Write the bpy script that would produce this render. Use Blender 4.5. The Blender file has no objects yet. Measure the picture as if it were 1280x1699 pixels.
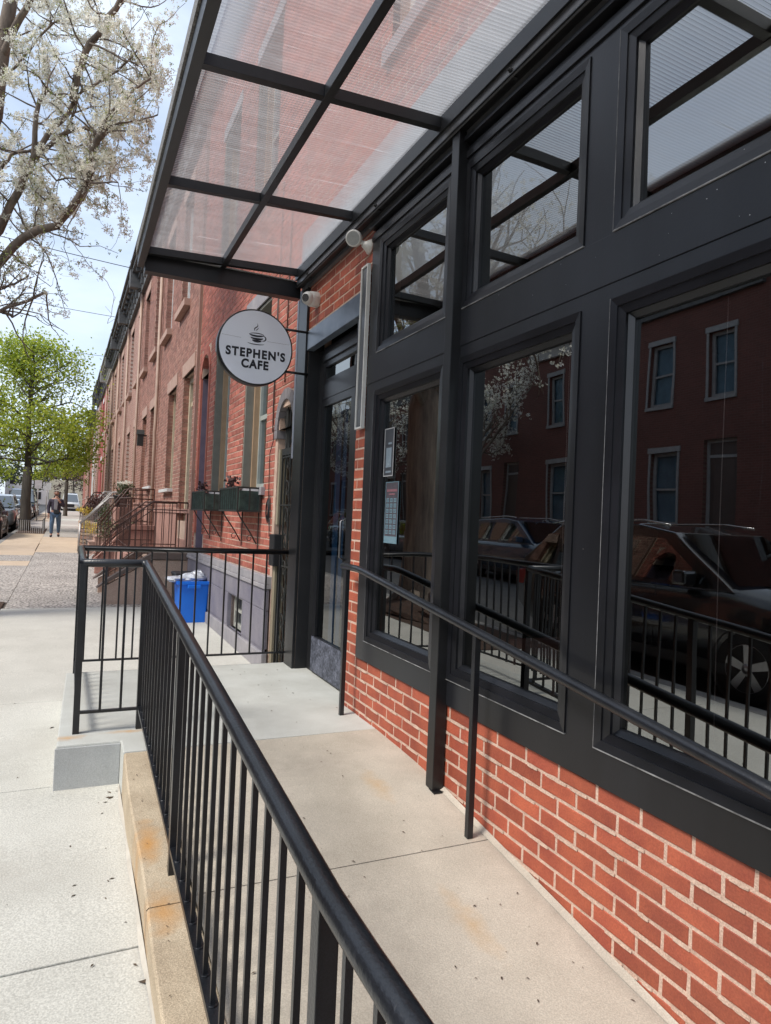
import bpy, bmesh, math, random
from mathutils import Vector, Matrix
R = random.Random(7)
H = 1.53                       # eye height; everything below is written relative to the eye, then lifted by H
SC = bpy.context.scene
COL = SC.collection
S = -0.012                     # the street runs slightly askew to the storefront
GR = 0.0125                    # gentle uphill grade of the street
def gz(y): return -1.53 + GR * y

# ------------------------------------------------------------------ camera, sky, sun
cam = bpy.data.objects.new('camera', bpy.data.cameras.new('camera')); COL.objects.link(cam)
cam.location = (0, 0, H)
def cam_matrix(yaw, pitch, roll):
    f = Vector((math.sin(yaw) * math.cos(pitch), math.cos(yaw) * math.cos(pitch), math.sin(pitch)))
    rt = Vector((math.cos(yaw), -math.sin(yaw), 0)); up = rt.cross(f)
    r2 = math.cos(roll) * rt + math.sin(roll) * up
    u2 = -math.sin(roll) * rt + math.cos(roll) * up
    m = Matrix((r2, u2, -f)).transposed()
    return m
cam.rotation_euler = cam_matrix(math.radians(24.75), math.radians(.73), math.radians(2.47)).to_euler()
cam.data.sensor_fit = 'VERTICAL'; cam.data.sensor_height = 36; cam.data.lens = 36 * 1120 / 1699
cam.data.clip_start = .02; cam.data.clip_end = 2000
SC.camera = cam

w = bpy.data.worlds.new('World'); SC.world = w; w.use_nodes = True
nt = w.node_tree; nt.nodes.clear()
N = nt.nodes.new; Lk = nt.links.new
out = N('ShaderNodeOutputWorld'); bg = N('ShaderNodeBackground'); sky = N('ShaderNodeTexSky')
sky.sky_type = 'NISHITA'; sky.sun_disc = False
sky.sun_elevation = math.radians(50); sky.sun_rotation = math.radians(258)
sky.air_density = 1.0; sky.dust_density = 1.6; sky.ozone_density = 1.4
tc = N('ShaderNodeTexCoord'); mp = N('ShaderNodeMapping'); mp.inputs['Scale'].default_value = (1.0, 1.0, 2.6)
ns = N('ShaderNodeTexNoise'); ns.inputs['Scale'].default_value = 1.9; ns.inputs['Detail'].default_value = 7; ns.inputs['Roughness'].default_value = .55
rp = N('ShaderNodeValToRGB'); rp.color_ramp.elements[0].position = .34; rp.color_ramp.elements[1].position = .66
rp.color_ramp.elements[0].color = (.22, .22, .22, 1); rp.color_ramp.elements[1].color = (.90, .90, .90, 1)
mx = N('ShaderNodeMix'); mx.data_type = 'RGBA'
mx.inputs['B'].default_value = (5.6, 6.3, 7.3, 1)
Lk(tc.outputs['Generated'], mp.inputs['Vector']); Lk(mp.outputs['Vector'], ns.inputs['Vector'])
Lk(ns.outputs['Fac'], rp.inputs['Fac']); Lk(rp.outputs['Color'], mx.inputs['Factor'])
Lk(sky.outputs['Color'], mx.inputs['A']); Lk(mx.outputs['Result'], bg.inputs['Color'])
bg.inputs['Strength'].default_value = .12
Lk(bg.outputs['Background'], out.inputs['Surface'])
sun = bpy.data.objects.new('sun', bpy.data.lights.new('sun', 'SUN')); COL.objects.link(sun)
sun.data.energy = 2.1; sun.data.angle = math.radians(16); sun.data.color = (1, .945, .87)
_ts = Vector((-.975, -.22, 0)).normalized() * math.cos(math.radians(50)); _ts.z = math.sin(math.radians(50))
sun.rotation_euler = _ts.to_track_quat('Z', 'Y').to_euler()
SC.render.engine = 'CYCLES'
SC.cycles.use_denoising = True
SC.cycles.max_bounces = 10; SC.cycles.transparent_max_bounces = 24; SC.cycles.transmission_bounces = 8
SC.cycles.glossy_bounces = 5; SC.cycles.diffuse_bounces = 4
SC.cycles.caustics_reflective = False; SC.cycles.caustics_refractive = False
SC.cycles.sample_clamp_indirect = 8
SC.view_settings.view_transform = 'Standard'; SC.view_settings.look = 'None'
SC.view_settings.exposure = 0.74; SC.view_settings.gamma = 1

# ------------------------------------------------------------------ materials
MATS = {}
def mat(name, c1, c2=None, scale=6., rough=.7, metal=0., bump=0., bscale=60., spec=.5, speck=None, fleck=.0, streak=False, coat=0.):
    """Principled with two-tone noise, fine speckle and relief, all in object space of the world."""
    if name in MATS: return MATS[name]
    m = bpy.data.materials.new(name); m.use_nodes = True; t = m.node_tree; b = t.nodes['Principled BSDF']
    n = t.nodes.new; l = t.links.new
    g = n('ShaderNodeNewGeometry')
    c2 = c2 or tuple(x * .82 for x in c1)
    no = n('ShaderNodeTexNoise'); no.inputs['Scale'].default_value = scale; no.inputs['Detail'].default_value = 6; no.inputs['Roughness'].default_value = .62
    src = g.outputs['Position']
    if streak:
        mpp = n('ShaderNodeMapping'); mpp.inputs['Scale'].default_value = (1, 1, .12); l(src, mpp.inputs['Vector']); src = mpp.outputs['Vector']
    l(src, no.inputs['Vector'])
    r = n('ShaderNodeValToRGB'); r.color_ramp.elements[0].position = .36; r.color_ramp.elements[1].position = .66
    r.color_ramp.elements[0].color = (*c1, 1); r.color_ramp.elements[1].color = (*c2, 1)
    l(no.outputs['Fac'], r.inputs['Fac']); col = r.outputs['Color']
    if speck:
        n2 = n('ShaderNodeTexNoise'); n2.inputs['Scale'].default_value = speck; n2.inputs['Detail'].default_value = 2
        l(g.outputs['Position'], n2.inputs['Vector'])
        mr = n('ShaderNodeMapRange'); mr.inputs['From Min'].default_value = .35; mr.inputs['From Max'].default_value = .65
        mr.inputs['To Min'].default_value = 1 - fleck; mr.inputs['To Max'].default_value = 1 + fleck
        l(n2.outputs['Fac'], mr.inputs['Value'])
        mm = n('ShaderNodeMix'); mm.data_type = 'RGBA'; mm.blend_type = 'MULTIPLY'; mm.inputs['Factor'].default_value = 1
        l(col, mm.inputs['A']); l(mr.outputs['Result'], mm.inputs['B']); col = mm.outputs['Result']
    l(col, b.inputs['Base Color'])
    b.inputs['Roughness'].default_value = rough; b.inputs['Metallic'].default_value = metal
    b.inputs['Specular IOR Level'].default_value = spec; b.inputs['Coat Weight'].default_value = coat
    if bump:
        nb = n('ShaderNodeTexNoise'); nb.inputs['Scale'].default_value = bscale; nb.inputs['Detail'].default_value = 4
        l(g.outputs['Position'], nb.inputs['Vector'])
        bp = n('ShaderNodeBump'); bp.inputs['Strength'].default_value = bump; bp.inputs['Distance'].default_value = .004
        l(nb.outputs['Fac'], bp.inputs['Height']); l(bp.outputs['Normal'], b.inputs['Normal'])
    MATS[name] = m; return m

def tree_of(m): return m.node_tree, m.node_tree.nodes.new, m.node_tree.links.new, m.node_tree.nodes['Principled BSDF']

def vary(m, amount=.18, hue=.0):
    """Multiply base colour by a per-object random value and by a per-face 'rnd' attribute."""
    t, n, l, b = tree_of(m)
    src = b.inputs['Base Color'].links[0].from_socket
    oi = n('ShaderNodeObjectInfo'); at = n('ShaderNodeAttribute'); at.attribute_name = 'rnd'
    ad = n('ShaderNodeMath'); ad.operation = 'ADD'; l(oi.outputs['Random'], ad.inputs[0]); l(at.outputs['Fac'], ad.inputs[1])
    fr = n('ShaderNodeMath'); fr.operation = 'FRACT'; l(ad.outputs[0], fr.inputs[0])
    mr = n('ShaderNodeMapRange'); mr.inputs['To Min'].default_value = 1 - amount; mr.inputs['To Max'].default_value = 1 + amount
    l(fr.outputs[0], mr.inputs['Value'])
    mm = n('ShaderNodeMix'); mm.data_type = 'RGBA'; mm.blend_type = 'MULTIPLY'; mm.inputs['Factor'].default_value = 1
    l(src, mm.inputs['A']); l(mr.outputs['Result'], mm.inputs['B']); l(mm.outputs['Result'], b.inputs['Base Color'])
    return m

def stain(m, spots, colour, k=.55):
    """Rust blots that belong to the slab: (x, y, radius) in world metres, ragged by noise."""
    t, n, l, b = tree_of(m)
    g = n('ShaderNodeNewGeometry'); col = b.inputs['Base Color'].links[0].from_socket
    nz = n('ShaderNodeTexNoise'); nz.inputs['Scale'].default_value = 14; nz.inputs['Detail'].default_value = 5; l(g.outputs['Position'], nz.inputs['Vector'])
    for x, y, rx, ry in spots:
        sb = n('ShaderNodeVectorMath'); sb.operation = 'SUBTRACT'; sb.inputs[1].default_value = (x, y, 0); l(g.outputs['Position'], sb.inputs[0])
        ml = n('ShaderNodeVectorMath'); ml.operation = 'MULTIPLY'; ml.inputs[1].default_value = (1 / rx, 1 / ry, 0); l(sb.outputs[0], ml.inputs[0])
        ln = n('ShaderNodeVectorMath'); ln.operation = 'LENGTH'; l(ml.outputs[0], ln.inputs[0])
        ad = n('ShaderNodeMath'); ad.operation = 'MULTIPLY_ADD'; ad.inputs[1].default_value = 1.5; l(nz.outputs['Fac'], ad.inputs[0]); l(ln.outputs['Value'], ad.inputs[2])
        mr = n('ShaderNodeMapRange'); mr.inputs['From Min'].default_value = .55; mr.inputs['From Max'].default_value = 1.75
        mr.inputs['To Min'].default_value = k; mr.inputs['To Max'].default_value = 0; l(ad.outputs[0], mr.inputs['Value'])
        mm = n('ShaderNodeMix'); mm.data_type = 'RGBA'; l(mr.outputs['Result'], mm.inputs['Factor']); l(col, mm.inputs['A']); mm.inputs['B'].default_value = (*colour, 1)
        col = mm.outputs['Result']
    l(col, b.inputs['Base Color'])
    return m

black = mat('black_paint', (.007, .0072, .008), (.012, .0125, .014), 5, .36, bump=.08, bscale=160)
vary(black, .15)
rail_m = mat('rail_enamel', (.006, .0065, .008), (.013, .0145, .018), 7, .30, bump=.25, bscale=130, speck=420, fleck=.35)
clad = mat('charcoal_cladding', (.0075, .008, .0095), (.017, .018, .022), 1.6, .33, bump=.06, bscale=90, streak=True)
clad_dk = mat('charcoal_sash', (.007, .0075, .009), (.013, .0135, .017), 4, .30)
seam_m = mat('sealant', (.08, .08, .08), (.26, .26, .26), 14, .6)
gap_m = mat('shadow_gap', (.008, .008, .009), None, 5, .8)
lint_m = mat('bluish_flashing', (.10, .125, .165), (.17, .20, .25), 5, .36, metal=.25)
brick_m = vary(mat('red_brick', (.41, .100, .050), (.285, .062, .036), 6, .62, bump=.45, bscale=90, speck=160, fleck=.12), .22)
mortar_m = mat('mortar', (.62, .45, .35), (.50, .34, .26), 16, .9, bump=.9, bscale=120, speck=200, fleck=.15)
brick_r = vary(mat('red_house_brick', (.44, .145, .10), (.33, .095, .068), 9, .78, bump=.5, bscale=110, speck=180, fleck=.15), .26)
mortar_r = mat('pale_mortar', (.58, .42, .33), (.42, .29, .22), 12, .9, bump=.6, bscale=80)
brick_b = vary(mat('brown_brick', (.37, .185, .14), (.27, .125, .095), 5, .82, speck=90, fleck=.14), .24)
mortar_b = mat('row_mortar', (.62, .47, .37), (.50, .36, .28), 6, .9)
sand_m = mat('sandstone', (.48, .325, .26), (.39, .25, .20), 5, .85, bump=.3, bscale=70, speck=90, fleck=.1)
brown_m = mat('brownstone', (.40, .25, .19), (.31, .185, .14), 5, .85, bump=.4, bscale=60, speck=80, fleck=.15)
dkstone_m = mat('dark_coping_stone', (.17, .125, .105), (.12, .09, .075), 8, .8, bump=.4, bscale=60)
pink_m = mat('pink_stucco', (.45, .245, .195), (.31, .175, .14), 2.4, .9, bump=.6, bscale=40, speck=60, fleck=.12)
plinth_m = mat('lilac_stone', (.165, .155, .20), (.235, .22, .25), 3, .75, bump=.25, bscale=70, speck=120, fleck=.1)
band_m = mat('grey_stone_band', (.26, .25, .27), (.35, .33, .34), 5, .8, bump=.25, bscale=70)
arch_m = mat('grey_arch_stone', (.15, .14, .15), (.23, .21, .215), 5, .8, bump=.3, bscale=60)
olive_m = mat('olive_jamb', (.16, .155, .13), (.20, .195, .165), 6, .7)
purple_m = mat('plum_jamb', (.14, .11, .15), (.18, .145, .19), 6, .7)
cream_m = mat('cream_paint', (.60, .52, .38), (.48, .41, .3), 7, .6, speck=60, fleck=.1)
white_m = mat('white_paint', (.72, .72, .70), (.60, .60, .58), 8, .5)
beige_m = mat('weathered_beige_wood', (.30, .26, .18), (.22, .185, .13), 9, .75, bump=.3, bscale=60, streak=True)
teal_m = mat('green_copper_paint', (.018, .034, .030), (.05, .095, .078), 14, .6, bump=.2, bscale=90)
dkgreen_m = mat('dark_iron', (.014, .018, .017), (.03, .026, .022), 14, .6)
rust_iron = mat('brown_iron', (.05, .026, .02), (.10, .045, .032), 16, .6, bump=.2)
galv_m = mat('galvanised_rail', (.42, .40, .38), (.30, .29, .28), 18, .45, metal=.5)
blue_m = mat('blue_plastic', (.004, .15, .68), (.005, .17, .74), 4, .38, bump=.05, bscale=100)
blackpl_m = mat('black_plastic', (.015, .015, .017), None, 6, .5)
bag_m = mat('clear_plastic_bag', (.62, .64, .68), (.42, .45, .5), 12, .25, bump=.8, bscale=35)
white_pl = mat('white_plastic', (.70, .69, .65), (.60, .59, .56), 9, .42)
grey_pl = mat('grey_lens', (.34, .35, .34), (.28, .29, .28), 60, .3, bump=.3, bscale=260)
cornice_m = mat('dark_grey_cornice', (.085, .09, .095), (.14, .14, .14), 5, .75, bump=.3, bscale=30)
cornice_l = mat('pale_cornice', (.42, .40, .38), (.32, .31, .3), 5, .75)
redpaint_m = mat('red_painted_brick', (.38, .085, .07), (.30, .065, .055), 3, .8)
roof_m = mat('tar_roof', (.06, .06, .06), None, 3, .9)
asph_m = mat('asphalt', (.052, .052, .054), (.085, .084, .082), 2.5, .9, bump=.5, bscale=90, speck=160, fleck=.3)
curbst_m = mat('granite_kerb', (.30, .29, .27), (.22, .21, .2), 6, .85, bump=.4, bscale=60)
conc_w = mat('pale_concrete', (.575, .56, .50), (.49, .475, .42), 1.6, .88, bump=.45, bscale=120, speck=150, fleck=.16)
conc_d = mat('deck_concrete', (.53, .535, .495), (.45, .45, .41), 3.2, .88, bump=.35, bscale=170, speck=300, fleck=.14)
conc_r = mat('tan_concrete', (.535, .48, .395), (.41, .365, .295), 1.9, .88, bump=.35, bscale=150, speck=210, fleck=.13)
conc_k = mat('curb_concrete', (.50, .41, .29), (.38, .30, .205), 5, .88, bump=.5, bscale=140, speck=260, fleck=.24)
conc_b = mat('grey_block_concrete', (.45, .455, .445), (.39, .395, .385), 5, .88, bump=.4, bscale=170, speck=260, fleck=.12)
aggr_m = mat('exposed_aggregate', (.40, .365, .33), (.30, .275, .25), 1.1, .9, bump=1.0, bscale=38, speck=34, fleck=.75)
tan_m = mat('tan_slab', (.58, .46, .34), (.50, .39, .28), 2, .88, bump=.3, bscale=90, speck=100, fleck=.12)
tan2_m = mat('grey_slab', (.46, .42, .38), (.40, .37, .33), 2, .88, bump=.3, bscale=90, speck=100, fleck=.12)
mulch_m = mat('mulch', (.10, .055, .035), (.05, .03, .02), 20, .95, bump=1., bscale=60, speck=70, fleck=.5)
bark_m = mat('pear_bark', (.24, .19, .15), (.10, .08, .065), 12, .9, bump=1., bscale=45, streak=True)
barkg_m = mat('street_tree_bark', (.125, .105, .085), (.07, .06, .05), 10, .9, bump=1., bscale=30, streak=True)
leaf_bits = mat('dry_leaf', (.10, .065, .035), (.05, .035, .025), 30, .85)
joint_m = mat('joint_dirt', (.13, .10, .08), (.22, .18, .14), 30, .95)
wood_m = mat('reddish_wood', (.20, .085, .07), (.14, .06, .05), 8, .5)
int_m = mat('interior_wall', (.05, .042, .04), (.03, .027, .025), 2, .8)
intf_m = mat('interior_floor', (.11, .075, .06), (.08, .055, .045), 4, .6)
stain(conc_r, [(1.40, 2.98, .07, .16), (1.33, 2.02, .06, .20), (.62, 1.15, .08, .2)], (.52, .30, .10), .5)
stain(conc_r, [(1.67, 1.7, .045, 1.5), (1.2, 3.3, .3, .22), (.9, 2.1, .25, .5), (1.1, 1.25, .22, .4)], (.30, .26, .215), .5)
stain(conc_w, [(.27, 2.4, .04, 1.3), (-.2, 3.1, .4, .3), (-.35, 1.9, .3, .35), (-.1, 4.6, .3, .6)], (.40, .37, .32), .45)
stain(brick_m, [(1.7, 1.3, .3, .5)], (.20, .07, .045), .25)
stain(conc_k, [(.33, 2.85, .07, .20), (.34, 2.42, .08, .16)], (.50, .25, .07), .9)
stain(conc_d, [(.02, 4.03, .10, .05), (.33, 4.06, .14, .035)], (.52, .30, .12), .9)

def leafmat(name, c1, c2, trans=.35):
    m = bpy.data.materials.new(name); m.use_nodes = True; t, n, l, b = tree_of(m)
    at = n('ShaderNodeAttribute'); at.attribute_name = 'rnd'
    r = n('ShaderNodeValToRGB'); r.color_ramp.elements[0].color = (*c1, 1); r.color_ramp.elements[1].color = (*c2, 1)
    l(at.outputs['Fac'], r.inputs['Fac']); l(r.outputs['Color'], b.inputs['Base Color']); b.inputs['Roughness'].default_value = .6
    tr = n('ShaderNodeBsdfTranslucent'); l(r.outputs['Color'], tr.inputs['Color'])
    ms = n('ShaderNodeMixShader'); ms.inputs[0].default_value = trans
    l(b.outputs[0], ms.inputs[1]); l(tr.outputs[0], ms.inputs[2]); l(ms.outputs[0], t.nodes['Material Output'].inputs['Surface'])
    return m
petal_m = leafmat('pear_petal', (.80, .80, .66), (.94, .93, .87), .5)
young_m = leafmat('young_leaf', (.20, .25, .06), (.36, .38, .13), .4)
green_m = leafmat('fresh_green_leaf', (.20, .30, .03), (.56, .60, .08), .5)
dark_m = leafmat('dark_leaf', (.03, .05, .015), (.09, .11, .04), .25)
yellow_m = leafmat('yellow_flower', (.55, .40, .05), (.70, .60, .15), .3)
purplel_m = leafmat('maroon_leaf', (.04, .018, .02), (.10, .05, .045), .2)

def glassmat(name, ior=1.75, tint=(.30, .32, .34), warp=.004, wscale=2.2, rough=0.0, gcol=1.0):
    m = bpy.data.materials.new(name); m.use_nodes = True; t = m.node_tree; t.nodes.clear(); n = t.nodes.new; l = t.links.new
    o = n('ShaderNodeOutputMaterial'); fr = n('ShaderNodeFresnel'); bf = n('ShaderNodeNewGeometry'); pw = n('ShaderNodeMapRange'); pw.inputs['To Min'].default_value = ior; pw.inputs['To Max'].default_value = 1 / ior
    l(bf.outputs['Backfacing'], pw.inputs['Value']); l(pw.outputs['Result'], fr.inputs['IOR'])
    gl = n('ShaderNodeBsdfGlossy'); gl.inputs['Roughness'].default_value = rough; gl.inputs['Color'].default_value = (.97 * gcol, gcol, .985 * gcol, 1)
    tr = n('ShaderNodeBsdfTransparent'); tr.inputs['Color'].default_value = (*tint, 1)
    ms = n('ShaderNodeMixShader'); l(fr.outputs[0], ms.inputs[0]); l(tr.outputs[0], ms.inputs[1]); l(gl.outputs[0], ms.inputs[2]); l(ms.outputs[0], o.inputs['Surface'])
    g = n('ShaderNodeNewGeometry'); nz = n('ShaderNodeTexNoise'); nz.inputs['Scale'].default_value = wscale; nz.inputs['Detail'].default_value = 1
    l(g.outputs['Position'], nz.inputs['Vector']); bp = n('ShaderNodeBump'); bp.inputs['Strength'].default_value = 1; bp.inputs['Distance'].default_value = warp
    l(nz.outputs['Fac'], bp.inputs['Height']); l(bp.outputs['Normal'], gl.inputs['Normal'])
    return m
glass_m = glassmat('storefront_glass', 3.4, (.25, .26, .27), .0011, 2.0, gcol=.95)
glass_t = glassmat('transom_glass', 4.2, (.20, .21, .22), .0009, 2.0, gcol=.97)
glass_h = glassmat('old_window_glass', 1.6, (.55, .58, .62), .003, 3.)
carglass_m = glassmat('car_glass', 2.8, (.08, .08, .10), .0, 1)

def poly_mat():
    m = bpy.data.materials.new('twinwall_polycarbonate'); m.use_nodes = True; t = m.node_tree; t.nodes.clear(); n = t.nodes.new; l = t.links.new
    o = n('ShaderNodeOutputMaterial'); g = n('ShaderNodeNewGeometry')
    wv = n('ShaderNodeTexWave'); wv.wave_type = 'BANDS'; wv.bands_direction = 'Y'; wv.inputs['Scale'].default_value = 15.7; wv.inputs['Distortion'].default_value = .0
    l(g.outputs['Position'], wv.inputs['Vector'])
    nz = n('ShaderNodeTexNoise'); nz.inputs['Scale'].default_value = 5; nz.inputs['Detail'].default_value = 5
    mp = n('ShaderNodeMapping'); mp.inputs['Scale'].default_value = (.45, 4, 1); l(g.outputs['Position'], mp.inputs['Vector']); l(mp.outputs[0], nz.inputs['Vector'])
    bp = n('ShaderNodeBump'); bp.inputs['Strength'].default_value = .5; bp.inputs['Distance'].default_value = .004; l(wv.outputs['Fac'], bp.inputs['Height'])
    c = n('ShaderNodeMapRange'); c.inputs['To Min'].default_value = .72; c.inputs['To Max'].default_value = 1.0; l(wv.outputs['Fac'], c.inputs['Value'])
    tr = n('ShaderNodeBsdfTransparent'); l(c.outputs['Result'], tr.inputs['Color'])
    rf = n('ShaderNodeBsdfRefraction'); rf.inputs['IOR'].default_value = 1.12; rf.inputs['Roughness'].default_value = .42; rf.inputs['Color'].default_value = (.90, .90, .90, 1); l(bp.outputs[0], rf.inputs['Normal'])
    mp2 = n('ShaderNodeMapping'); mp2.inputs['Scale'].default_value = (2.2, 60, 1); l(g.outputs['Position'], mp2.inputs['Vector']); n3 = n('ShaderNodeTexNoise'); n3.inputs['Scale'].default_value = 1.0; n3.inputs['Detail'].default_value = 2; l(mp2.outputs[0], n3.inputs['Vector'])
    sc = n('ShaderNodeMapRange'); sc.inputs['From Min'].default_value = .66; sc.inputs['From Max'].default_value = .74; l(n3.outputs['Fac'], sc.inputs['Value'])
    tl = n('ShaderNodeBsdfTranslucent'); tlc = n('ShaderNodeMix'); tlc.data_type = 'RGBA'; tlc.blend_type = 'MULTIPLY'; tlc.inputs['Factor'].default_value = .7; tlc.inputs['A'].default_value = (.60, .61, .62, 1); l(c.outputs['Result'], tlc.inputs['B']); l(tlc.outputs['Result'], tl.inputs['Color'])
    df = n('ShaderNodeBsdfGlossy'); df.inputs['Roughness'].default_value = .25; df.inputs['Color'].default_value = (.8, .8, .8, 1); l(bp.outputs[0], df.inputs['Normal'])
    m1 = n('ShaderNodeMixShader'); mr = n('ShaderNodeMapRange'); mr.inputs['From Min'].default_value = .3; mr.inputs['From Max'].default_value = .75; mr.inputs['To Min'].default_value = .58; mr.inputs['To Max'].default_value = .40
    l(nz.outputs['Fac'], mr.inputs['Value']); mxx = n('ShaderNodeMath'); mxx.operation = 'MAXIMUM'; l(mr.outputs['Result'], mxx.inputs[0]); l(sc.outputs['Result'], mxx.inputs[1]); l(mxx.outputs[0], m1.inputs[0]); l(rf.outputs[0], m1.inputs[1]); l(tl.outputs[0], m1.inputs[2])
    m2 = n('ShaderNodeMixShader'); m2.inputs[0].default_value = .42; l(m1.outputs[0], m2.inputs[1]); l(tr.outputs[0], m2.inputs[2])
    m3 = n('ShaderNodeMixShader'); m3.inputs[0].default_value = .05; l(m2.outputs[0], m3.inputs[1]); l(df.outputs[0], m3.inputs[2])
    l(m3.outputs[0], o.inputs['Surface']); return m
poly_m = poly_mat()

def disc(g, c, r, axis, n=48, m=0):
    ax = Vector(axis).normalized(); u = ax.orthogonal().normalized(); v = ax.cross(u); c = Vector(c)
    g.face([tuple(c + (u * math.cos(2 * math.pi * q / n) + v * math.sin(2 * math.pi * q / n)) * r) for q in range(n)], m)
def paint(name, c, rough=.25):
    return mat(name, c, tuple(x * .9 for x in c), 2, rough, metal=.0, coat=1.0, spec=.5)

def brick_tex(name, c1, c2, cm):
    """Brick courses as a material, for walls too far off to tell the bricks apart."""
    m = bpy.data.materials.new(name); m.use_nodes = True; t, n, l, b = tree_of(m)
    g = n('ShaderNodeNewGeometry'); sp = n('ShaderNodeSeparateXYZ'); l(g.outputs['Position'], sp.inputs[0])
    cb = n('ShaderNodeCombineXYZ'); l(sp.outputs['Y'], cb.inputs[0]); l(sp.outputs['Z'], cb.inputs[1])
    bt = n('ShaderNodeTexBrick'); bt.inputs['Scale'].default_value = 1; bt.inputs['Brick Width'].default_value = .2; bt.inputs['Row Height'].default_value = .0677
    bt.inputs['Mortar Size'].default_value = .006; bt.inputs['Color1'].default_value = (*c1, 1); bt.inputs['Color2'].default_value = (*c2, 1); bt.inputs['Mortar'].default_value = (*cm, 1)
    l(cb.outputs[0], bt.inputs['Vector'])
    nz = n('ShaderNodeTexNoise'); nz.inputs['Scale'].default_value = .8; nz.inputs['Detail'].default_value = 6; l(g.outputs['Position'], nz.inputs['Vector'])
    mr = n('ShaderNodeMapRange'); mr.inputs['To Min'].default_value = .7; mr.inputs['To Max'].default_value = 1.3; l(nz.outputs['Fac'], mr.inputs['Value'])
    mm = n('ShaderNodeMix'); mm.data_type = 'RGBA'; mm.blend_type = 'MULTIPLY'; mm.inputs['Factor'].default_value = 1
    l(bt.outputs['Color'], mm.inputs['A']); l(mr.outputs['Result'], mm.inputs['B']); l(mm.outputs['Result'], b.inputs['Base Color']); b.inputs['Roughness'].default_value = .85
    return m
bt_brown = brick_tex('far_brown_brick', (.36, .18, .135), (.27, .125, .095), (.55, .43, .36))
bt_red = brick_tex('far_red_brick', (.36, .10, .07), (.27, .07, .05), (.38, .24, .18))
bt_opp = brick_tex('opposite_brick', (.14, .048, .038), (.105, .038, .03), (.14, .085, .065))

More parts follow.
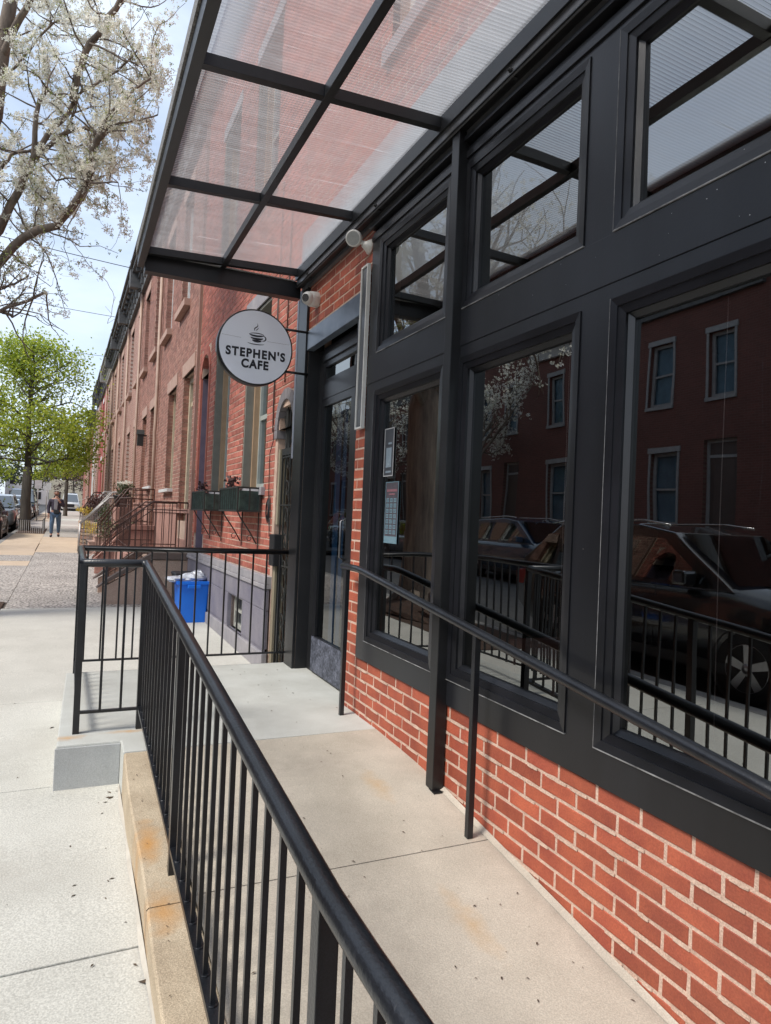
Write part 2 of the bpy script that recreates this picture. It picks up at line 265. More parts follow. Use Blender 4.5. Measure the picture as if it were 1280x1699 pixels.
# ------------------------------------------------------------------ geometry helpers
class G:
    """Collects polygons; every add returns nothing; build() turns them into one mesh."""
    def __init__(s): s.v = []; s.f = []; s.m = []; s.r = []; s.sm = []
    def face(s, pts, m=0, r=0., smooth=False):
        i = len(s.v); s.v += [tuple(p) for p in pts]; s.f.append(tuple(range(i, i + len(pts)))); s.m.append(m); s.r.append(r); s.sm.append(smooth)
    def box(s, x0, y0, z0, x1, y1, z1, m=0, r=0., skip=''):
        i = len(s.v)
        s.v += [(x0, y0, z0), (x1, y0, z0), (x1, y1, z0), (x0, y1, z0), (x0, y0, z1), (x1, y0, z1), (x1, y1, z1), (x0, y1, z1)]
        F = {'b': (0, 3, 2, 1), 't': (4, 5, 6, 7), 's': (0, 1, 5, 4), 'n': (2, 3, 7, 6), 'w': (3, 0, 4, 7), 'e': (1, 2, 6, 5)}
        for k, q in F.items():
            if k not in skip: s.f.append(tuple(i + a for a in q)); s.m.append(m); s.r.append(r); s.sm.append(False)
    def prism(s, poly, axis, a, b, m=0, r=0.):
        """poly: list of 2D points; axis 'x','y','z' the extrusion axis from a to b."""
        def P(p, t):
            return (t, p[0], p[1]) if axis == 'x' else ((p[0], t, p[1]) if axis == 'y' else (p[0], p[1], t))
        n = len(poly); i = len(s.v)
        s.v += [P(p, a) for p in poly] + [P(p, b) for p in poly]
        s.f.append(tuple(i + k for k in range(n))[::-1]); s.f.append(tuple(i + n + k for k in range(n)))
        for k in range(n): s.f.append((i + k, i + (k + 1) % n, i + n + (k + 1) % n, i + n + k))
        c = n + 2; s.m += [m] * c; s.r += [r] * c; s.sm += [False] * c
    def tube(s, pts, rad, n=8, m=0, cap=True, r=0.):
        pts = [Vector(p) for p in pts]; k = len(pts)
        rads = rad if isinstance(rad, (list, tuple)) else [rad] * k
        i0 = len(s.v); prev = None
        for j, p in enumerate(pts):
            d = (pts[min(j + 1, k - 1)] - pts[max(j - 1, 0)])
            if d.length < 1e-9: d = Vector((0, 0, 1))
            d.normalize()
            if prev is None:
                u = d.orthogonal().normalized()
            else:
                u = prev - d * prev.dot(d); u = u.normalized() if u.length > 1e-6 else d.orthogonal().normalized()
            prev = u; v = d.cross(u)
            for q in range(n):
                a = 2 * math.pi * q / n; s.v.append(tuple(p + (u * math.cos(a) + v * math.sin(a)) * rads[j]))
        for j in range(k - 1):
            for q in range(n):
                a = i0 + j * n + q; b = i0 + j * n + (q + 1) % n
                s.f.append((a, b, b + n, a + n)); s.m.append(m); s.r.append(r); s.sm.append(True)
        if cap:
            s.f.append(tuple(i0 + q for q in range(n))[::-1]); s.f.append(tuple(i0 + (k - 1) * n + q for q in range(n)))
            s.m += [m, m]; s.r += [r, r]; s.sm += [False, False]
    def bar(s, p, q, w, h=None, m=0):
        """square bar from p to q, w across, h deep"""
        p = Vector(p); q = Vector(q); d = (q - p).normalized(); h = h or w
        up = Vector((0, 0, 1)) if abs(d.z) < .95 else Vector((0, 1, 0))
        u = d.cross(up).normalized() * w / 2; v = u.cross(d).normalized() * h / 2
        i = len(s.v)
        for c in (p, q): s.v += [tuple(c - u - v), tuple(c + u - v), tuple(c + u + v), tuple(c - u + v)]
        for f in ((0, 1, 2, 3), (7, 6, 5, 4), (0, 4, 5, 1), (1, 5, 6, 2), (2, 6, 7, 3), (3, 7, 4, 0)):
            s.f.append(tuple(i + a for a in f)); s.m.append(m); s.r.append(0.); s.sm.append(False)
    def lathe(s, prof, c, axis=(0, 0, 1), n=24, m=0):
        ax = Vector(axis).normalized(); u = ax.orthogonal().normalized(); v = ax.cross(u); c = Vector(c); i = len(s.v)
        for (rr, t) in prof:
            for q in range(n):
                a = 2 * math.pi * q / n; s.v.append(tuple(c + ax * t + (u * math.cos(a) + v * math.sin(a)) * rr))
        for j in range(len(prof) - 1):
            for q in range(n):
                a = i + j * n + q; b = i + j * n + (q + 1) % n
                s.f.append((a, b, b + n, a + n)); s.m.append(m); s.r.append(0.); s.sm.append(True)
        s.f.append(tuple(i + q for q in range(n))[::-1]); s.f.append(tuple(i + (len(prof) - 1) * n + q for q in range(n))); s.m += [m, m]; s.r += [0., 0.]; s.sm += [False, False]

def mesh_of(g, name, mats, off=(0, 0, 0), rnd=False, bevel=0):
    me = bpy.data.meshes.new(name)
    ox, oy, oz = off
    me.from_pydata([(a - ox, b - oy, c - oz) for a, b, c in g.v], [], g.f)
    for m in mats: me.materials.append(m)
    me.polygons.foreach_set('material_index', g.m)
    me.polygons.foreach_set('use_smooth', g.sm)
    if rnd:
        a = me.attributes.new('rnd', 'FLOAT', 'FACE'); a.data.foreach_set('value', g.r)
    me.validate(); me.update()
    if bevel:
        bm = bmesh.new(); bm.from_mesh(me); bmesh.ops.remove_doubles(bm, verts=bm.verts, dist=1e-5)
        bmesh.ops.recalc_face_normals(bm, faces=bm.faces)
        es = [e for e in bm.edges if len(e.link_faces) == 2 and e.calc_face_angle(0) > .5]
        bmesh.ops.bevel(bm, geom=es, offset=bevel, segments=2, profile=.6, affect='EDGES', clamp_overlap=True)
        bm.to_mesh(me); bm.free()
    else:
        bm = bmesh.new(); bm.from_mesh(me); bmesh.ops.recalc_face_normals(bm, faces=bm.faces); bm.to_mesh(me); bm.free()
    return me
ROOTOFF = {}
def thing(name, label, cat, base, group=None, street=False, kind=None):
    """Empty at the thing's base. street=True: written in the street's own frame and turned with it."""
    o = bpy.data.objects.new(name, None); COL.objects.link(o); o.empty_display_size = .2
    place(o, base, street)
    if label: o['label'] = label
    if cat: o['category'] = cat
    if group: o['group'] = group
    if kind: o['kind'] = kind
    ROOTOFF[o.name] = tuple(base)
    return o
def place(o, base, street):
    if street:
        o.location = (base[0] + S * (base[1] - 6), base[1], base[2]); o.rotation_euler = (0, 0, math.atan(-S))
    else: o.location = base
def part(name, g, mats, parent, rnd=False, bevel=0, label=None, kind=None):
    if not isinstance(mats, (list, tuple)): mats = [mats]
    off = ROOTOFF[parent.name]
    o = bpy.data.objects.new(name, mesh_of(g, name, mats, off, rnd, bevel)); COL.objects.link(o); o.parent = parent
    ROOTOFF[o.name] = off
    if label: o['label'] = label
    if kind: o['kind'] = kind
    return o
def solo(name, g, mats, label, cat, base, group=None, street=False, rnd=False, bevel=0, kind=None):
    if not isinstance(mats, (list, tuple)): mats = [mats]
    o = bpy.data.objects.new(name, mesh_of(g, name, mats, base, rnd, bevel)); COL.objects.link(o)
    place(o, base, street); ROOTOFF[o.name] = tuple(base)
    if label: o['label'] = label
    if cat: o['category'] = cat
    if group: o['group'] = group
    if kind: o['kind'] = kind
    return o

# ------------------------------------------------------------------ brickwork
BW, BH, BP, CP = .1935, .0575, .2033, .0677       # brick length, height, pitch and course
def brick_mesh(name, m, seed, bevel=.0022):
    rr = random.Random(seed); g = G()
    g.box(0, -BW / 2, -BH / 2, .07, BW / 2, BH / 2)
    g.v = [(a + (rr.uniform(-.0012, .0012) if a < .01 else 0), b + rr.uniform(-.0012, .0012), c + rr.uniform(-.0012, .0012)) for a, b, c in g.v]
    me = mesh_of(g, name, [m], bevel=0)
    bm = bmesh.new(); bm.from_mesh(me)
    es = [e for e in bm.edges if all(v.co.x < .02 for v in e.verts)]
    bmesh.ops.bevel(bm, geom=es, offset=bevel, segments=1, affect='EDGES'); bm.to_mesh(me); bm.free()
    return me
def brick_pieces(y0, y1, z0, z1, holes, ytop=-.885, yj=2.438):
    """all brick rectangles of a running bond inside a rectangle, cut at holes"""
    res = []
    k = math.floor((z0 - ytop) / CP)
    while True:
        zb = ytop + k * CP
        if zb >= z1 - .012: break
        za = zb + .006; zt = zb + CP - .006
        za2, zt2 = max(za, z0), min(zt, z1)
        if zt2 - za2 > .014:
            off = yj + (BP / 2 if k % 2 == 0 else 0)
            i = math.floor((y0 - off) / BP) - 1
            while off + i * BP < y1:
                a = off + i * BP + .006; b = off + (i + 1) * BP - .006; i += 1
                a, b = max(a, y0), min(b, y1)
                segs = [(a, b)]
                zc = (za2 + zt2) / 2
                for (ha, hb, hza, hzb) in holes:
                    if hza < zc < hzb:
                        ns_ = []
                        for (p, q) in segs:
                            if q <= ha or p >= hb: ns_.append((p, q))
                            else:
                                if p < ha: ns_.append((p, ha))
                                if q > hb: ns_.append((hb, q))
                        segs = ns_
                for (p, q) in segs:
                    if q - p > .02: res.append((p, q, za2, zt2))
        k += 1
    return res
def lay(pieces, x, parent, m, limit, key, proud_j=.0018, stuffname='brick_course'):
    pieces = sorted(pieces, key=key)
    variants = [brick_mesh('brick', m, 100 + i) for i in range(5)]
    off = ROOTOFF[parent.name]
    for (a, b, c, d) in pieces[:limit]:
        o = bpy.data.objects.new('brick', R.choice(variants)); COL.objects.link(o); o.parent = parent
        o.location = (x + R.uniform(-.0004, proud_j) - off[0], (a + b) / 2 - off[1], (c + d) / 2 - off[2])
        o.scale = (1, (b - a) / BW, (d - c) / BH)
    rest = pieces[limit:]
    if rest:
        g = G()
        for (a, b, c, d) in rest:
            j = R.uniform(-.0005, proud_j * 1.4); g.box(x + j, a, c, x + .05, b, d, 0, R.random(), skip='e')
        part(stuffname, g, m, parent, rnd=True, kind='stuff')
def holed(g, x, y0, y1, z0, z1, holes, reveal=.12, m=0, mrev=None):
    """wall sheet with rectangular openings and their reveals"""
    ys = sorted({y0, y1, *[min(max(v, y0), y1) for h in holes for v in h[:2]]}); zs = sorted({z0, z1, *[min(max(v, z0), z1) for h in holes for v in h[2:4]]})
    for a, b in zip(ys, ys[1:]):
        for c, d in zip(zs, zs[1:]):
            yc, zc = (a + b) / 2, (c + d) / 2
            if any(h[0] < yc < h[1] and h[2] < zc < h[3] for h in holes): continue
            g.face([(x, b, c), (x, a, c), (x, a, d), (x, b, d)], m)
    mr = m if mrev is None else mrev
    for h in holes:
        a, b, c, d = h[:4]; rv = reveal
        g.face([(x, b, c), (x, b, d), (x + rv, b, d), (x + rv, b, c)], mr); g.face([(x, a, d), (x, a, c), (x + rv, a, c), (x + rv, a, d)], mr)
        g.face([(x, a, d), (x + rv, a, d), (x + rv, b, d), (x, b, d)], mr); g.face([(x, b, c), (x + rv, b, c), (x + rv, a, c), (x, a, c)], mr)
def ring(g, xf, xb, y0, y1, z0, z1, w, m=0, taper=0.):
    """picture-frame moulding: mitred, front at xf, back at xb, width w; taper pushes the inner edge back"""
    o = [(y0, z0), (y1, z0), (y1, z1), (y0, z1)]; i = [(y0 + w, z0 + w), (y1 - w, z0 + w), (y1 - w, z1 - w), (y0 + w, z1 - w)]
    for k in range(4):
        a, b = o[k], o[(k + 1) % 4]; c, d = i[(k + 1) % 4], i[k]
        g.face([(xf, *a), (xf, *b), (xf + taper, *c), (xf + taper, *d)], m)
        g.face([(xf + taper, *d), (xf + taper, *c), (xb, *c), (xb, *d)], m)
        g.face([(xb, *a), (xb, *b), (xf, *b), (xf, *a)], m)
# ------------------------------------------------------------------ ground, road, pavements
def sheet(g, x0, x1, y0, y1, dz=0., m=0, step=None):
    g.face([(x0, y0, gz(y0) + dz), (x1, y0, gz(y0) + dz), (x1, y1, gz(y1) + dz), (x0, y1, gz(y1) + dz)], m)
g = G(); g.face([(-700, -300, gz(-300) - .5), (700, -300, gz(-300) - .5), (700, 900, gz(900) - .5), (-700, 900, gz(900) - .5)])
solo('ground', g, mat('ground_earth', (.16, .14, .11), (.10, .10, .07), .2, .95), None, None, (0, 0, -1.9), kind='structure', street=True)
g = G(); sheet(g, -8.72, -1.97, -60, 260, -.13)
solo('road', g, asph_m, None, None, (-5, 6, -1.6), kind='structure', street=True)
# kerbs
for nm, a, b in (('kerb', -1.97, -1.82), ('kerb', -8.87, -8.72)):
    g = G()
    y = -40
    while y < 200:
        L = 1.8 if y < 60 else 12
        g.v_ = 0
        i = len(g.v); z0, z1 = gz(y), gz(y + L - .01)
        g.v += [(a, y, z0 - .3), (b, y, z0 - .3), (b, y + L - .012, z1 - .3), (a, y + L - .012, z1 - .3), (a, y, z0), (b, y, z0), (b, y + L - .012, z1), (a, y + L - .012, z1)]
        for f in ((4, 5, 6, 7), (0, 1, 5, 4), (2, 3, 7, 6), (3, 0, 4, 7), (1, 2, 6, 5)): g.f.append(tuple(i + q for q in f)); g.m.append(0); g.r.append(R.random()); g.sm.append(False)
        y += L
    solo(nm, g, curbst_m, None, None, (a, 6, -1.6), kind='structure', street=True)
# near pavement
sw = thing('sidewalk', None, None, (0, 6, -1.53), street=True, kind='structure')
g = G(); sheet(g, -1.82, 1.9, -40, 260, -.02); part('joint_bed', g, joint_m, sw)
SL = [  # x0, x1, y0, y1, material
    (-.78, .36, -2.6, -.05, conc_w), (-.78, .36, -.05, 2.45, conc_w), (-.78, .36, 2.45, 3.96, conc_w), (-.78, 1.75, 5.63, 10.36, conc_w), (-.78, .36, 3.96, 5.63, conc_w),
    (-1.82, -.78, -2.6, 1.0, conc_w), (-1.82, -.78, 1.0, 4.2, conc_w), (-1.82, -.78, 4.2, 6.6, conc_w),
    (-.74, 1.75, 10.36, 14.9, aggr_m), (-.74, 1.75, 14.9, 20.72, aggr_m), (-1.82, -.74, 11.0, 16.7, aggr_m), (-1.82, -.74, 16.7, 17.9, tan_m),
    (-1.82, -.74, 17.9, 19.6, aggr_m), (-1.82, -.74, 19.6, 21.2, tan_m), (-1.82, -.76, 21.2, 25.7, tan_m), (-1.82, -.76, 25.7, 30.9, tan_m),
    (-.74, 1.75, 20.72, 24.6, tan_m), (-.76, 1.75, 24.6, 28.7, tan_m), (-.76, 1.75, 28.7, 33.5, tan2_m), (-.76, 1.75, 33.5, 40, tan2_m), (-.76, 1.75, 40, 42.5, conc_w),
    (-.76, 1.75, 42.5, 50, tan2_m), (-.76, 1.75, 50, 53, conc_w), (-.76, 1.75, 53, 70, tan2_m), (-1.82, -.76, 36.2, 46, tan2_m), (-1.82, -.76, 46, 70, tan_m), (-1.82, 1.75, 70, 110, tan2_m)]
for (x0, x1, y0, y1, m) in SL:
    g = G(); e = .0035; j = R.uniform(-.002, .003); i = 0
    x0 += e; x1 -= e; y0 += e; y1 -= e
    za, zb = gz(y0) + j, gz(y1) + j
    g.v += [(x0, y0, za - .12), (x1, y0, za - .12), (x1, y1, zb - .12), (x0, y1, zb - .12), (x0, y0, za), (x1, y0, za), (x1, y1, zb), (x0, y1, zb)]
    for f in ((4, 5, 6, 7), (0, 1, 5, 4), (2, 3, 7, 6), (3, 0, 4, 7), (1, 2, 6, 5)): g.f.append(f); g.m.append(0); g.r.append(0); g.sm.append(False)
    part('slab', g, m, sw, bevel=.004)
g = G(); sheet(g, -1.82, -.78, 6.6, 11.0, .006); part('tree_pit', g, mulch_m, sw)
g = G(); sheet(g, -1.82, -.76, 30.9, 36.2, .004); part('tree_pit', g, mulch_m, sw)
# a raised mound of mulch and roots round the near tree
g = G(); nseg = 28
prev = None
for q in range(6):
    rr_ = (1 - q / 5) ; ringp = []
    for k in range(nseg):
        a = 2 * math.pi * k / nseg; wob = 1 + .12 * math.sin(3 * a + q) + .08 * R.uniform(-1, 1)
        px_, py_ = -1.35 + .52 * rr_ * wob * math.cos(a), 9.3 + 1.5 * rr_ * wob * math.sin(a)
        ringp.append((px_, py_, gz(py_) + .01 + .16 * math.sin((1 - rr_) * math.pi / 2) + R.uniform(0, .02)))
    if prev:
        for k in range(nseg): g.face([prev[k], prev[(k + 1) % nseg], ringp[(k + 1) % nseg], ringp[k]])
    prev = ringp
solo('mulch_mound', g, mulch_m, None, None, (-1.35, 9.3, -1.42), street=True, kind='stuff')
# far pavement across the road
sw2 = thing('sidewalk_far', None, None, (-10, 6, -1.6), street=True, kind='structure')
y = -30.
while y < 70:
    g = G(); e = .008; y1 = y + 1.9
    za, zb = gz(y), gz(y1)
    g.v += [(-12.2, y, za - .12), (-8.87, y, za - .12), (-8.87, y1 - e, zb - .12), (-12.2, y1 - e, zb - .12), (-12.2, y, za), (-8.87, y, za), (-8.87, y1 - e, zb), (-12.2, y1 - e, zb)]
    for f in ((4, 5, 6, 7), (0, 1, 5, 4), (2, 3, 7, 6), (3, 0, 4, 7), (1, 2, 6, 5)): g.f.append(f); g.m.append(0); g.r.append(0); g.sm.append(False)
    part('slab', g, tan2_m, sw2); y = y1
g = G(); sheet(g, -12.2, -8.87, 70, 200); part('paving', g, tan2_m, sw2)

# ------------------------------------------------------------------ landing, ramp, kerb wall
def rampz(y):
    P_ = [(-3, -1.90), (0., -1.645), (1.5, -1.466), (2.5, -1.345), (3.1, -1.272), (3.68, -1.25)]
    for (a, za), (b, zb) in zip(P_, P_[1:]):
        if y <= b: return za + (zb - za) * (y - a) / (b - a)
    return -1.25
def curbz(y): return -1.256 - .086 * max(0, 3.72 - y)
land = thing('landing', None, None, (.8, 4.6, -1.48), kind='structure')
g = G(); g.prism([(-.03, 3.91), (.285, 3.905), (.285, 3.72), (1.69, 3.70), (1.86, 3.70), (1.86, 5.62), (.0, 5.62)], 'z', -1.60, -1.25)
part('deck', g, conc_d, land, bevel=.008)
g = G(); g.box(-.036, 3.897, -1.60, .283, 3.909, -1.262); part('block_face', g, conc_b, land, bevel=.003)
rmp = thing('ramp', None, None, (1, 1, -1.6), kind='structure')
for (ya, yb) in ((-3., .05), (.055, 2.44), (2.446, 3.695)):
    g = G(); n_ = 12
    ys = [ya + (yb - ya) * k / n_ for k in range(n_ + 1)]
    for a, b in zip(ys, ys[1:]):
        g.face([(.448, a, rampz(a)), (1.76, a, rampz(a)), (1.76, b, rampz(b)), (.448, b, rampz(b))])
    for yy in (ya, yb): g.face([(.448, yy, rampz(yy) - .2), (1.76, yy, rampz(yy) - .2), (1.76, yy, rampz(yy)), (.448, yy, rampz(yy))])
    part('slab', g, conc_r, rmp)
g = G(); 
for a, b in zip([3.0, 2.8, 2.44, 2.1, 1.7, 1.3, .9], [2.8, 2.44, 2.1, 1.7, 1.3, .9, .3]):
    wa, wb = .022 + .012 * math.sin(a * 9), .022 + .012 * math.sin(b * 9)
    g.face([(1.698, a, rampz(a) + .016), (1.698 - wa, a, rampz(a) + .003), (1.698 - wb, b, rampz(b) + .003), (1.698, b, rampz(b) + .016)])
part('mortar_fillet', g, conc_r, rmp)
cb = thing('curb', None, None, (.37, 2, -1.5), kind='structure')
for (ya, yb) in ((-3., -.2), (-.194, 2.436), (2.442, 3.716)):
    g = G(); n_ = 10
    for k in range(n_):
        a = ya + (yb - ya) * k / n_; b = ya + (yb - ya) * (k + 1) / n_
        w = lambda q: .285 + .004 * math.sin(q * 5.3)
        g.face([(w(a) + .008, a, curbz(a)), (.446, a, curbz(a)), (.446, b, curbz(b)), (w(b) + .008, b, curbz(b))])
        g.face([(w(a) - .004, a, -1.8), (w(a), a, curbz(a) - .008), (w(b), b, curbz(b) - .008), (w(b) - .004, b, -1.8)])
        g.face([(w(a), a, curbz(a) - .008), (w(a) + .008, a, curbz(a)), (w(b) + .008, b, curbz(b)), (w(b), b, curbz(b) - .008)])
        g.face([(.446, a, -1.8), (.446, a, curbz(a)), (.446, b, curbz(b)), (.446, b, -1.8)])
    for yy in (ya, yb): g.face([(w(yy), yy, -1.8), (.446, yy, -1.8), (.446, yy, curbz(yy)), (w(yy) + .008, yy, curbz(yy))])
    part('kerb_block', g, conc_k if ya < 2.4 else conc_k, cb)
# whitish cement smear along the foot of the curb
g = G()
for k in range(34):
    a = -.4 + k * .125; b = a + .125
    if b > 3.88: break
    wa, wb = .011 + .005 * math.sin(a * 11), .011 + .005 * math.sin(b * 11)
    g.face([(.282, a, gz(a) + .022), (.282 - wa, a, gz(a) + .004), (.282 - wb, b, gz(b) + .004), (.282, b, gz(b) + .022)])
part('cement_fillet', g, mat('cement_smear', (.52, .48, .41), (.44, .40, .34), 9, .9), cb)
# bits of leaf and dirt
g = G(); rl = random.Random(5)
def bit(x, y, z, s):
    a = rl.uniform(0, 6.28); c, d = math.cos(a) * s, math.sin(a) * s; h = .25 * s
    g.face([(x - c, y - d, z + .004), (x + d * .35, y - c * .35, z + .004 + h), (x + c, y + d, z + .004), (x - d * .35, y + c * .35, z + .005 + h * .3)])
for k in range(70):
    y = 1.2 + 4.8 * rl.random() ** 1.4; x = -.65 + .9 * rl.random() if rl.random() < .45 else .27 - abs(rl.gauss(0, .09))
    bit(x, y, gz(y), rl.uniform(.004, .013) if rl.random() < .8 else rl.uniform(.014, .024))
for k in range(70):
    y = rl.uniform(.9, 3.6); x = rl.uniform(.5, 1.66); bit(x, y, rampz(y), rl.uniform(.003, .010))
for k in range(26):
    y = rl.uniform(3.75, 5.5); x = rl.uniform(.45, 1.66); bit(x, y, -1.25, rl.uniform(.004, .012))
for k in range(22):
    y = rl.uniform(1.8, 3.6); bit(rl.uniform(.3, .38), y, curbz(y), rl.uniform(.003, .008))
solo('leaf_litter', g, leaf_bits, None, None, (0, 3, -1.5), kind='stuff')

# ------------------------------------------------------------------ the cafe building
XF = 1.70
cafe = thing('cafe_building', 'corner cafe building with black framed storefront windows above low red brick wall', 'building', (XF, 2, -1.5))
XC = 1.688                                              # face of the charcoal cladding
g = G()
holed(g, XF + .0030, -3.5, 5.60, -1.75, 6.1, [(-9, 4.04, -.89, 1.90), (4.22, 5.36, -1.60, 1.535), (.6, 1.5, 3.0, 4.7), (3.0, 3.9, 3.0, 4.7)], .20)
part('brick_backing', g, mortar_m, cafe)
pcs = brick_pieces(1.0, 4.22, -1.58, -.886, []) + brick_pieces(4.032, 4.22, -.886, 1.93, []) + brick_pieces(4.22, 5.36, 1.535, 1.93, []) + brick_pieces(-3., 1.0, -1.75, -.886, []) + \
      brick_pieces(-3.2, 5.6, 1.93, 5.9, [(.6, 1.5, 3.0, 4.7), (3.0, 3.9, 3.0, 4.7)])
lay(pcs, XF, cafe, brick_m, 300, key=lambda p: (p[3] > 1.97) * 50 + (p[0] < 1.0) * 40 - p[1] * .1)
g = G(); rm_ = random.Random(17)
for k in range(150):
    row = rm_.randrange(0, 9); y = rm_.uniform(1.0, 4.0); z = -.885 - CP * row - (0 if row else -.003); n_ = 7; w_ = rm_.uniform(.02, .07); hh_ = rm_.uniform(.002, .0065)
    xs_ = XF - .0012 - .000012 * k; up = [(xs_, y + w_ * (2 * q / n_ - 1), z + .0058 + hh_ * math.sin(math.pi * q / n_) * rm_.uniform(.4, 1)) for q in range(n_ + 1)]
    dn = [(xs_, y + w_ * (2 * q / n_ - 1), z - .0058 - hh_ * .6 * math.sin(math.pi * q / n_) * rm_.uniform(.2, 1)) for q in range(n_ + 1)]
    if row: g.face(up + dn[::-1])
part('mortar_smear', g, mortar_m, cafe, kind='stuff')
for (a, b) in ((.6, 1.5), (3.0, 3.9)):
    g = G(); g.box(XF - .02, a - .1, 4.7, XF + .1, b + .1, 4.92, 0); part('upper_lintel', g, band_m, cafe)
    g = G(); g.box(XF - .04, a - .06, 2.9, XF + .15, b + .06, 3.0, 0); part('upper_sill', g, band_m, cafe)
for (a, b) in ((.6, 1.5), (3.0, 3.9)):
    g = G(); ring(g, XF + .12, XF + .2, a, b, 3.0, 4.7, .07); g.box(XF + .12, a, 3.8, XF + .17, b, 3.87)
    wd = part('window', g, white_m, cafe); g = G(); g.face([(XF + .16, a, 3.0), (XF + .16, b, 3.0), (XF + .16, b, 4.7), (XF + .16, a, 4.7)]); part('pane', g, glass_h, wd)
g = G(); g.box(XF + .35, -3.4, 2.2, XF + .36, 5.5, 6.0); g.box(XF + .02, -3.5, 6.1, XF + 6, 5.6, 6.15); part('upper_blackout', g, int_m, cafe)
g = G(); g.box(XF - .02, -3.2, 2.09, XF + .02, 5.58, 2.42); part('wall_flashing', g, mat('grey_flashing', (.24, .25, .27), (.33, .34, .36), 3, .5, streak=True), cafe, bevel=.003)
g = G(); g.box(XF - .28, -3.5, 5.9, XF + .1, 5.6, 6.2); part('cornice', g, cornice_l, cafe, bevel=.01)
g = G(); g.box(XF - .024, 5.587, .50, XF + .03, 5.630, 1.86); part('post_sky_sheen', g, mat('painted_sky_sheen', (.33, .35, .41), (.26, .27, .31), 3, .4, streak=True), cafe, bevel=.002)  # added pale strip: paints the sky's reflection on the black door post
# cladding: panels with openings for sashes.  sash outer: glass +-.08
WIN = [(3.10, 3.82), (2.067, 2.787), (1.035, 1.755), (0.003, .723), (-1.03, -.31), (-2.06, -1.34)]
LZ, UZ = (-.68, .735), (1.135, 1.695); M_ = .08
holes = []
for a, b in WIN:
    holes.append((a - M_, b + M_, LZ[0] - M_, LZ[1] + M_)); holes.append((a - M_, b + M_, UZ[0] - M_, UZ[1] + M_))
g = G(); holed(g, XC, -3.0, 4.032, -.885, 1.86, holes, .05)
g.face([(XC, 4.032, -.885), (XC, 4.032, 1.86), (XC + .06, 4.032, 1.86), (XC + .06, 4.032, -.885)]); g.face([(XC, -3, -.885), (XC, 4.032, -.885), (XC + .06, 4.032, -.885), (XC + .06, -3, -.885)])
part('cladding', g, clad, cafe)
g = G()                                               # raised header sheet between the two window rows, laps over the posts
g.box(XC - .004, -3.0, .872, XC + .01, 4.028, 1.049)
part('header_panel', g, clad, cafe, bevel=.0015)
g = G()
g.box(XC - .010, -3.0, 1.80, XC + .01, 4.03, 1.835); g.box(XC - .03, -3.0, 1.878, XC + .06, 4.03, 1.90)
part('head_trim', g, clad_dk, cafe, bevel=.002)
for a, b in WIN:
    for (za, zb), nm in ((LZ, 'window'), (UZ, 'transom_window')):
        g = G()
        ring(g, XC - .006, XC + .03, a - M_ + .002, b + M_ - .002, za - M_ + .002, zb + M_ - .002, .030, 0, .004)
        ring(g, XC + .004, XC + .05, a - M_ + .032, b + M_ - .032, za - M_ + .032, zb + M_ - .032, .030, 0, .006)
        ring(g, XC + .022, XC + .06, a - M_ + .062, b + M_ - .062, za - M_ + .062, zb + M_ - .062, .020, 0, .012)
        fr_ = part(nm, g, clad_dk, cafe)
        g = G(); tl_ = .0046 * (zb - za + .02) if nm == 'transom_window' else .0; g.face([(XC + .046 + tl_, a - .01, za - .01), (XC + .046 + tl_, b + .01, za - .01), (XC + .046 - tl_, b + .01, zb + .01), (XC + .046 - tl_, a - .01, zb + .01)])
        part('pane', g, glass_t if nm == 'transom_window' else glass_m, fr_)
        g = G(); t_ = .0022
        g.box(XC - .0075, a - M_, za - M_ - t_, XC, b + M_, za - M_ + t_)
        g.box(XC - .0062, b + M_ - t_ * .5, za - M_, XC, b + M_ + t_ * .5, zb + M_)
        g.box(XC + .035, b + .001, za - .002, XC + .044, b + .005, zb + .002)
        part('sealant_line', g, seam_m, fr_)
g = G(); rf_ = random.Random(9)
for k in range(46):
    y, z = rf_.uniform(1.2, 3.1), rf_.choice((rf_.uniform(.88, 1.04), rf_.uniform(-.86, -.78), rf_.uniform(-.8, 1.7)))
    if z < .86 and not (1.86 < y < 1.97): continue
    s_ = rf_.uniform(.0008, .0022); xx = XC - (.0048 if .872 < z < 1.049 else .0008)
    g.face([(xx, y - s_, z), (xx, y, z - s_ * .7), (xx, y + s_, z), (xx, y, z + s_ * .8)])
part('paint_flecks', g, white_m, cafe, kind='stuff')
# door bay: recessed, y 4.22 - 5.35
g = G(); g.box(XF - .012, 4.17, 1.378, XF + .05, 5.36, 1.535); part('lintel', g, lint_m, cafe, bevel=.004)
dfm = mat('door_frame_black', (.007, .0075, .009), (.012, .0125, .014), 6, .5)
g = G(); g.box(XF + .004, 5.35, -1.25, XF + .14, 5.62, 1.93); g.box(XF + .105, 5.20, -1.25, XF + .14, 5.35, 1.378); part('door_frame', g, dfm, cafe, bevel=.003)
g = G(); g.box(XF + .006, 4.222, -1.25, XF + .14, 4.285, 1.378); part('door_frame', g, clad_dk, cafe, bevel=.003)
g = G(); g.box(XF + .09, 4.285, 1.315, XF + .14, 5.20, 1.378); g.box(XF + .08, 4.285, 1.262, XF + .14, 5.20, 1.315); part('door_head', g, clad_dk, cafe, bevel=.003)
g = G(); ring(g, XF + .095, XF + .13, 4.40, 5.20, 1.07, 1.262, .045); g.box(XF + .085, 4.285, .955, XF + .13, 5.20, 1.07); g.box(XF + .09, 4.285, 1.07, XF + .13, 4.41, 1.262)
tw = part('door_transom', g, clad_dk, cafe); g = G(); g.face([(XF + .115, 4.42, 1.08), (XF + .115, 5.18, 1.08), (XF + .115, 5.18, 1.25), (XF + .115, 4.42, 1.25)]); part('pane', g, glass_m, tw)
